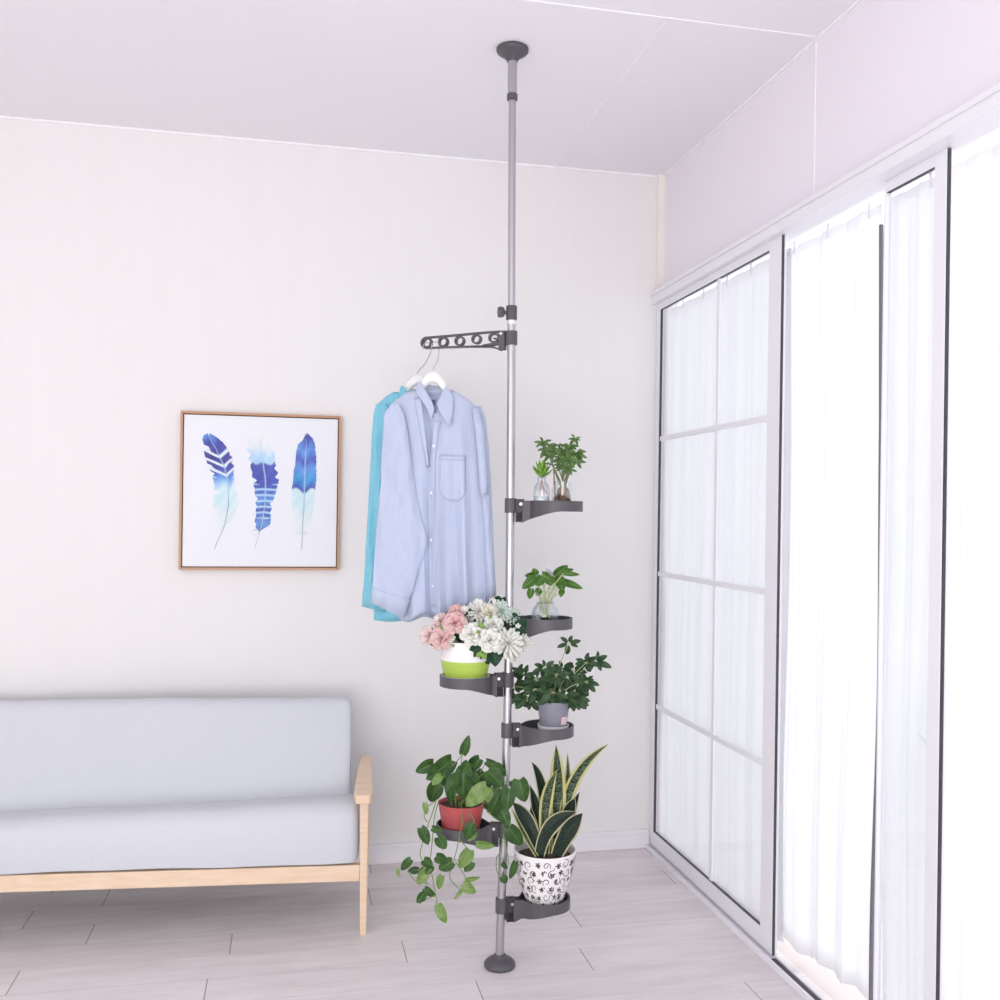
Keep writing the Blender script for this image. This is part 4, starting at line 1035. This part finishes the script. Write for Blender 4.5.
    for k in range(6):
        a = k*1.05; dv = (RT*math.cos(a)+FW*math.sin(a)*.7+UP*.05*k).normalized(); m.leaf(tp, tp+dv*.032, .010, UP-FW*.6, 'oblong', nl=6, nc=2)
    m.build('foliage', palmM, t)
succM = uv_leaf_mat('succulent_leaf', (.17, .40, .04), (.30, .52, .08), (.36, .56, .12), 'p', .4)
jars()

# --- artificial roses in the lime and white pot
def petals(m, c, axis, R, layers, spread):
    axis = axis.normalized(); e1 = axis.orthogonal().normalized(); e2 = axis.cross(e1)
    for li, (n, al, hw, rad, cup) in enumerate(layers):
        for k in range(n):
            ph = 2*PI*k/n+li*.9+rnd.uniform(-.12, .12); al2 = al*rnd.uniform(.92, 1.1); rows = []
            for i in range(6):
                t_ = i/5; row = []
                ang = al2*(.55+.45*t_)+cup*max(0, t_-.7)*1.6
                rho = R*rad*t_**.8*math.sin(ang); hh = R*rad*t_*math.cos(al2)*1.0-(.10*R if t_ > .9 else 0)*cup
                wv = hw*(math.sin(PI*min(1, .12+t_*.70))**.7)*(1.0 if t_ < .95 else .72)
                for j in range(-3, 4):
                    u = j/3; a = ph+u*wv; ru = rho*(1-.05*u*u)+.0006*li
                    row.append(c+e1*ru*math.cos(a)+e2*ru*math.sin(a)+axis*(hh-.07*R*u*u+.02*R*rnd.uniform(-1, 1)*(t_ > .6)))
                rows.append(row)
            m.grid(rows)
ROSE = [(3, .18, 1.1, .62, 0), (3, .34, 1.0, .78, .1), (4, .58, .85, .90, .25), (5, .85, .72, .98, .4), (6, 1.15, .62, 1.03, .45), (6, 1.42, .60, 1.05, .45)]
DAH = [(6, .3, .30, .55, 0), (8, .6, .26, .75, .1), (11, .9, .22, .9, .2), (13, 1.15, .20, 1.0, .2), (14, 1.4, .19, 1.05, .25)]
def roses():
    D = (T3-Vector((0, 0, CZ))).dot(FW); mm = D/FPX
    c = at(465.2, 681, D); base = Vector((c.x, c.y, T3.z))
    t = thing('flower_pot', 'pink and white artificial roses in a white and lime green pot on the left tray', 'potted flowers', base)
    M().lathe([(0, 0), (21.5*mm, 0), (24*mm, .019), (24.4*mm, .023), (23.6*mm, .023), (20.6*mm, .006), (0, .005)], base, 52).build('saucer', mat('cream_saucer', (.84, .84, .78), .4), t)
    b1 = base+Vector((0, 0, .006)); z1 = at(465, 659, D).z-b1.z; h = at(465, 640, D).z-b1.z
    lime = mat('lime_plastic', (.42, .58, .09), .35); wh = mat('white_plastic', (.85, .83, .83), .4)
    M().lathe([(19.5*mm, 0), (20.2*mm, .003), (22.0*mm, z1*.42), (22.6*mm, z1*.45), (23.0*mm, z1*.47), (23.6*mm, z1*.66), (23.9*mm, z1*.68), (24.2*mm, z1*.82), (24.5*mm, z1*.86), (25.0*mm, z1*.9), (25.2*mm, z1)], b1, 56, True).build('pot', lime, t)['label'] = 'lime green lower pot'
    M().lathe([(25.2*mm, z1), (25.5*mm, z1+.002), (25.0*mm, z1+(h-z1)*.3), (24.8*mm, z1+(h-z1)*.33), (24.5*mm, h*.97), (25*mm, h), (24*mm, h), (23.5*mm, h*.85)], b1, 56).build('pot_rim', wh, t)['label'] = 'white upper band'
    M().lathe([(.0005, h*.9), (23.6*mm, h*.88)], b1, 36).build('soil', soilM, t)
    ox, oy, s = 410, 590, 8.333
    pinkM = mat('pink_silk', (.90, .56, .56), .8, noise=(30, (.92, .72, .69), (1, 1, 1)), trans=.3); paleP = mat('blush_silk', (.88, .66, .64), .8, noise=(30, (.90, .78, .74), (1, 1, 1)), trans=.2)
    whM = mat('white_silk', (.93, .93, .89), .8, noise=(30, (.94, .94, .87), (1, 1, 1)), trans=.25); crM = mat('cream_silk', (.88, .86, .72), .8, trans=.2); mintM = mat('mint_silk', (.74, .84, .78), .8, trans=.2)
    F = [('rose', 370, 270, 92, pinkM, -.075, 'R'), ('rose', 385, 185, 70, pinkM, -.03, 'R'), ('rose', 255, 400, 92, pinkM, -.065, 'R'), ('rose', 160, 375, 84, paleP, -.03, 'R'), ('rose', 255, 250, 62, paleP, -.02, 'R'), ('rose', 330, 330, 50, paleP, -.02, 'R'),
         ('rose', 675, 415, 98, whM, -.095, 'R'), ('rose', 515, 365, 90, whM, -.085, 'R'), ('rose', 700, 280, 78, whM, -.05, 'R'), ('rose', 665, 185, 78, crM, -.02, 'R'),
         ('dahlia', 835, 440, 125, whM, -.075, 'D'), ('dahlia', 575, 165, 98, whM, -.02, 'D'), ('dahlia', 770, 160, 92, mintM, -.01, 'D'), ('dahlia', 960, 440, 72, whM, -.04, 'D'), ('dahlia', 860, 210, 76, mintM, .0, 'D'), ('dahlia', 870, 545, 56, whM, -.05, 'D'), ('dahlia', 505, 200, 60, whM, -.01, 'D')]
    ctr = b1+Vector((0, 0, h)); st = M()
    for nm, x, y, r, ma, dd, k in F:
        p = at(ox+x/s, oy+y/s, D+dd); out = p-(ctr-Vector((0, 0, .03))); ax = (out.normalized()*.55-FW*.95+UP*.22).normalized()
        m = M(); Rr = r/s*mm
        petals(m, p-ax*Rr*.35, ax, Rr, ROSE if k == 'R' else DAH, 1)
        o = m.build(nm, ma, t, solid=.0006); o['label'] = {'pink_silk': 'pink', 'blush_silk': 'pale blush pink', 'white_silk': 'white', 'cream_silk': 'cream', 'mint_silk': 'pale mint'}[ma.name]+' '+('rose' if k == 'R' else 'dahlia')
        st.tube([ctr-Vector((0, 0, .012)), lerp(ctr, p, .6)+UP*.005, p-ax*Rr*.3], .0018, 6, smooth=5)
        if k == 'R' and x == 675:
            cm = M(); petals(cm, p-ax*Rr*.20, ax, Rr*.42, ROSE[:3], 1); cm.build('rose_heart', mat('yellow_heart', (.80, .72, .32), .8), o)
    st.build('stems', mat('dark_stem', (.03, .09, .04), .6), t)
    g = M(); l = M()
    for z in [(590, 460, 485, 560, 100, -.07), (700, 500, 712, 640, 125, -.06), (600, 500, 555, 585, 80, -.06), (890, 250, 1000, 385, 120, -.02), (850, 330, 955, 390, 90, -.01), (830, 200, 900, 300, 90, .0), (760, 60, 655, 125, 58, .03), (770, 110, 830, 60, 70, .03), (450, 360, 380, 420, 90, -.01), (440, 380, 350, 370, 70, -.02), (430, 200, 520, 150, 55, -.02), (470, 220, 560, 260, 60, -.01),
              (340, 440, 385, 500, 34, -.05), (180, 440, 195, 470, 24, -.04), (620, 560, 665, 620, 60, -.04), (600, 330, 640, 230, 50, .02), (910, 340, 920, 460, 60, -.02), (400, 230, 470, 190, 60, 0), (440, 300, 480, 380, 70, 0), (600, 260, 560, 200, 60, .01), (740, 330, 800, 260, 60, 0), (780, 480, 770, 560, 70, -.02), (960, 330, 1000, 360, 50, .0)]:
        leafpx(g, z[:5], ox, oy, s, D, rnd, 'ovate', dd=z[5], tilt=.35)
    for z in [(600, 340, 580, 260, 50, -.075), (610, 340, 650, 320, 34, -.08), (590, 350, 540, 350, 28, -.09), (560, 560, 600, 500, 40, -.075), (640, 560, 580, 530, 45, -.08), (660, 230, 690, 210, 30, -.07), (270, 300, 255, 330, 26, -.07), (370, 470, 345, 455, 25, -.07)]:
        leafpx(l, z[:5], ox, oy, s, D, rnd, 'ovate', dd=z[5], tilt=.3)
    g.build('foliage', roseLM, t); l.build('lime_foliage', limeLM, t)
    # tiny filler blossoms
    m = M()
    for (x, y) in [(345, 415), (360, 400), (330, 430), (320, 345), (300, 330), (470, 160), (450, 150), (220, 235), (300, 380), (700, 90), (590, 100), (900, 300), (560, 90)]:
        p = at(ox+x/s, oy+y/s, D-.07); petals(m, p, -FW+UP*.3, 24/s*mm, [(5, 1.2, .5, 1, 0)], 1)
    m.build('filler_blossoms', whM, t, solid=.0005)
roses()
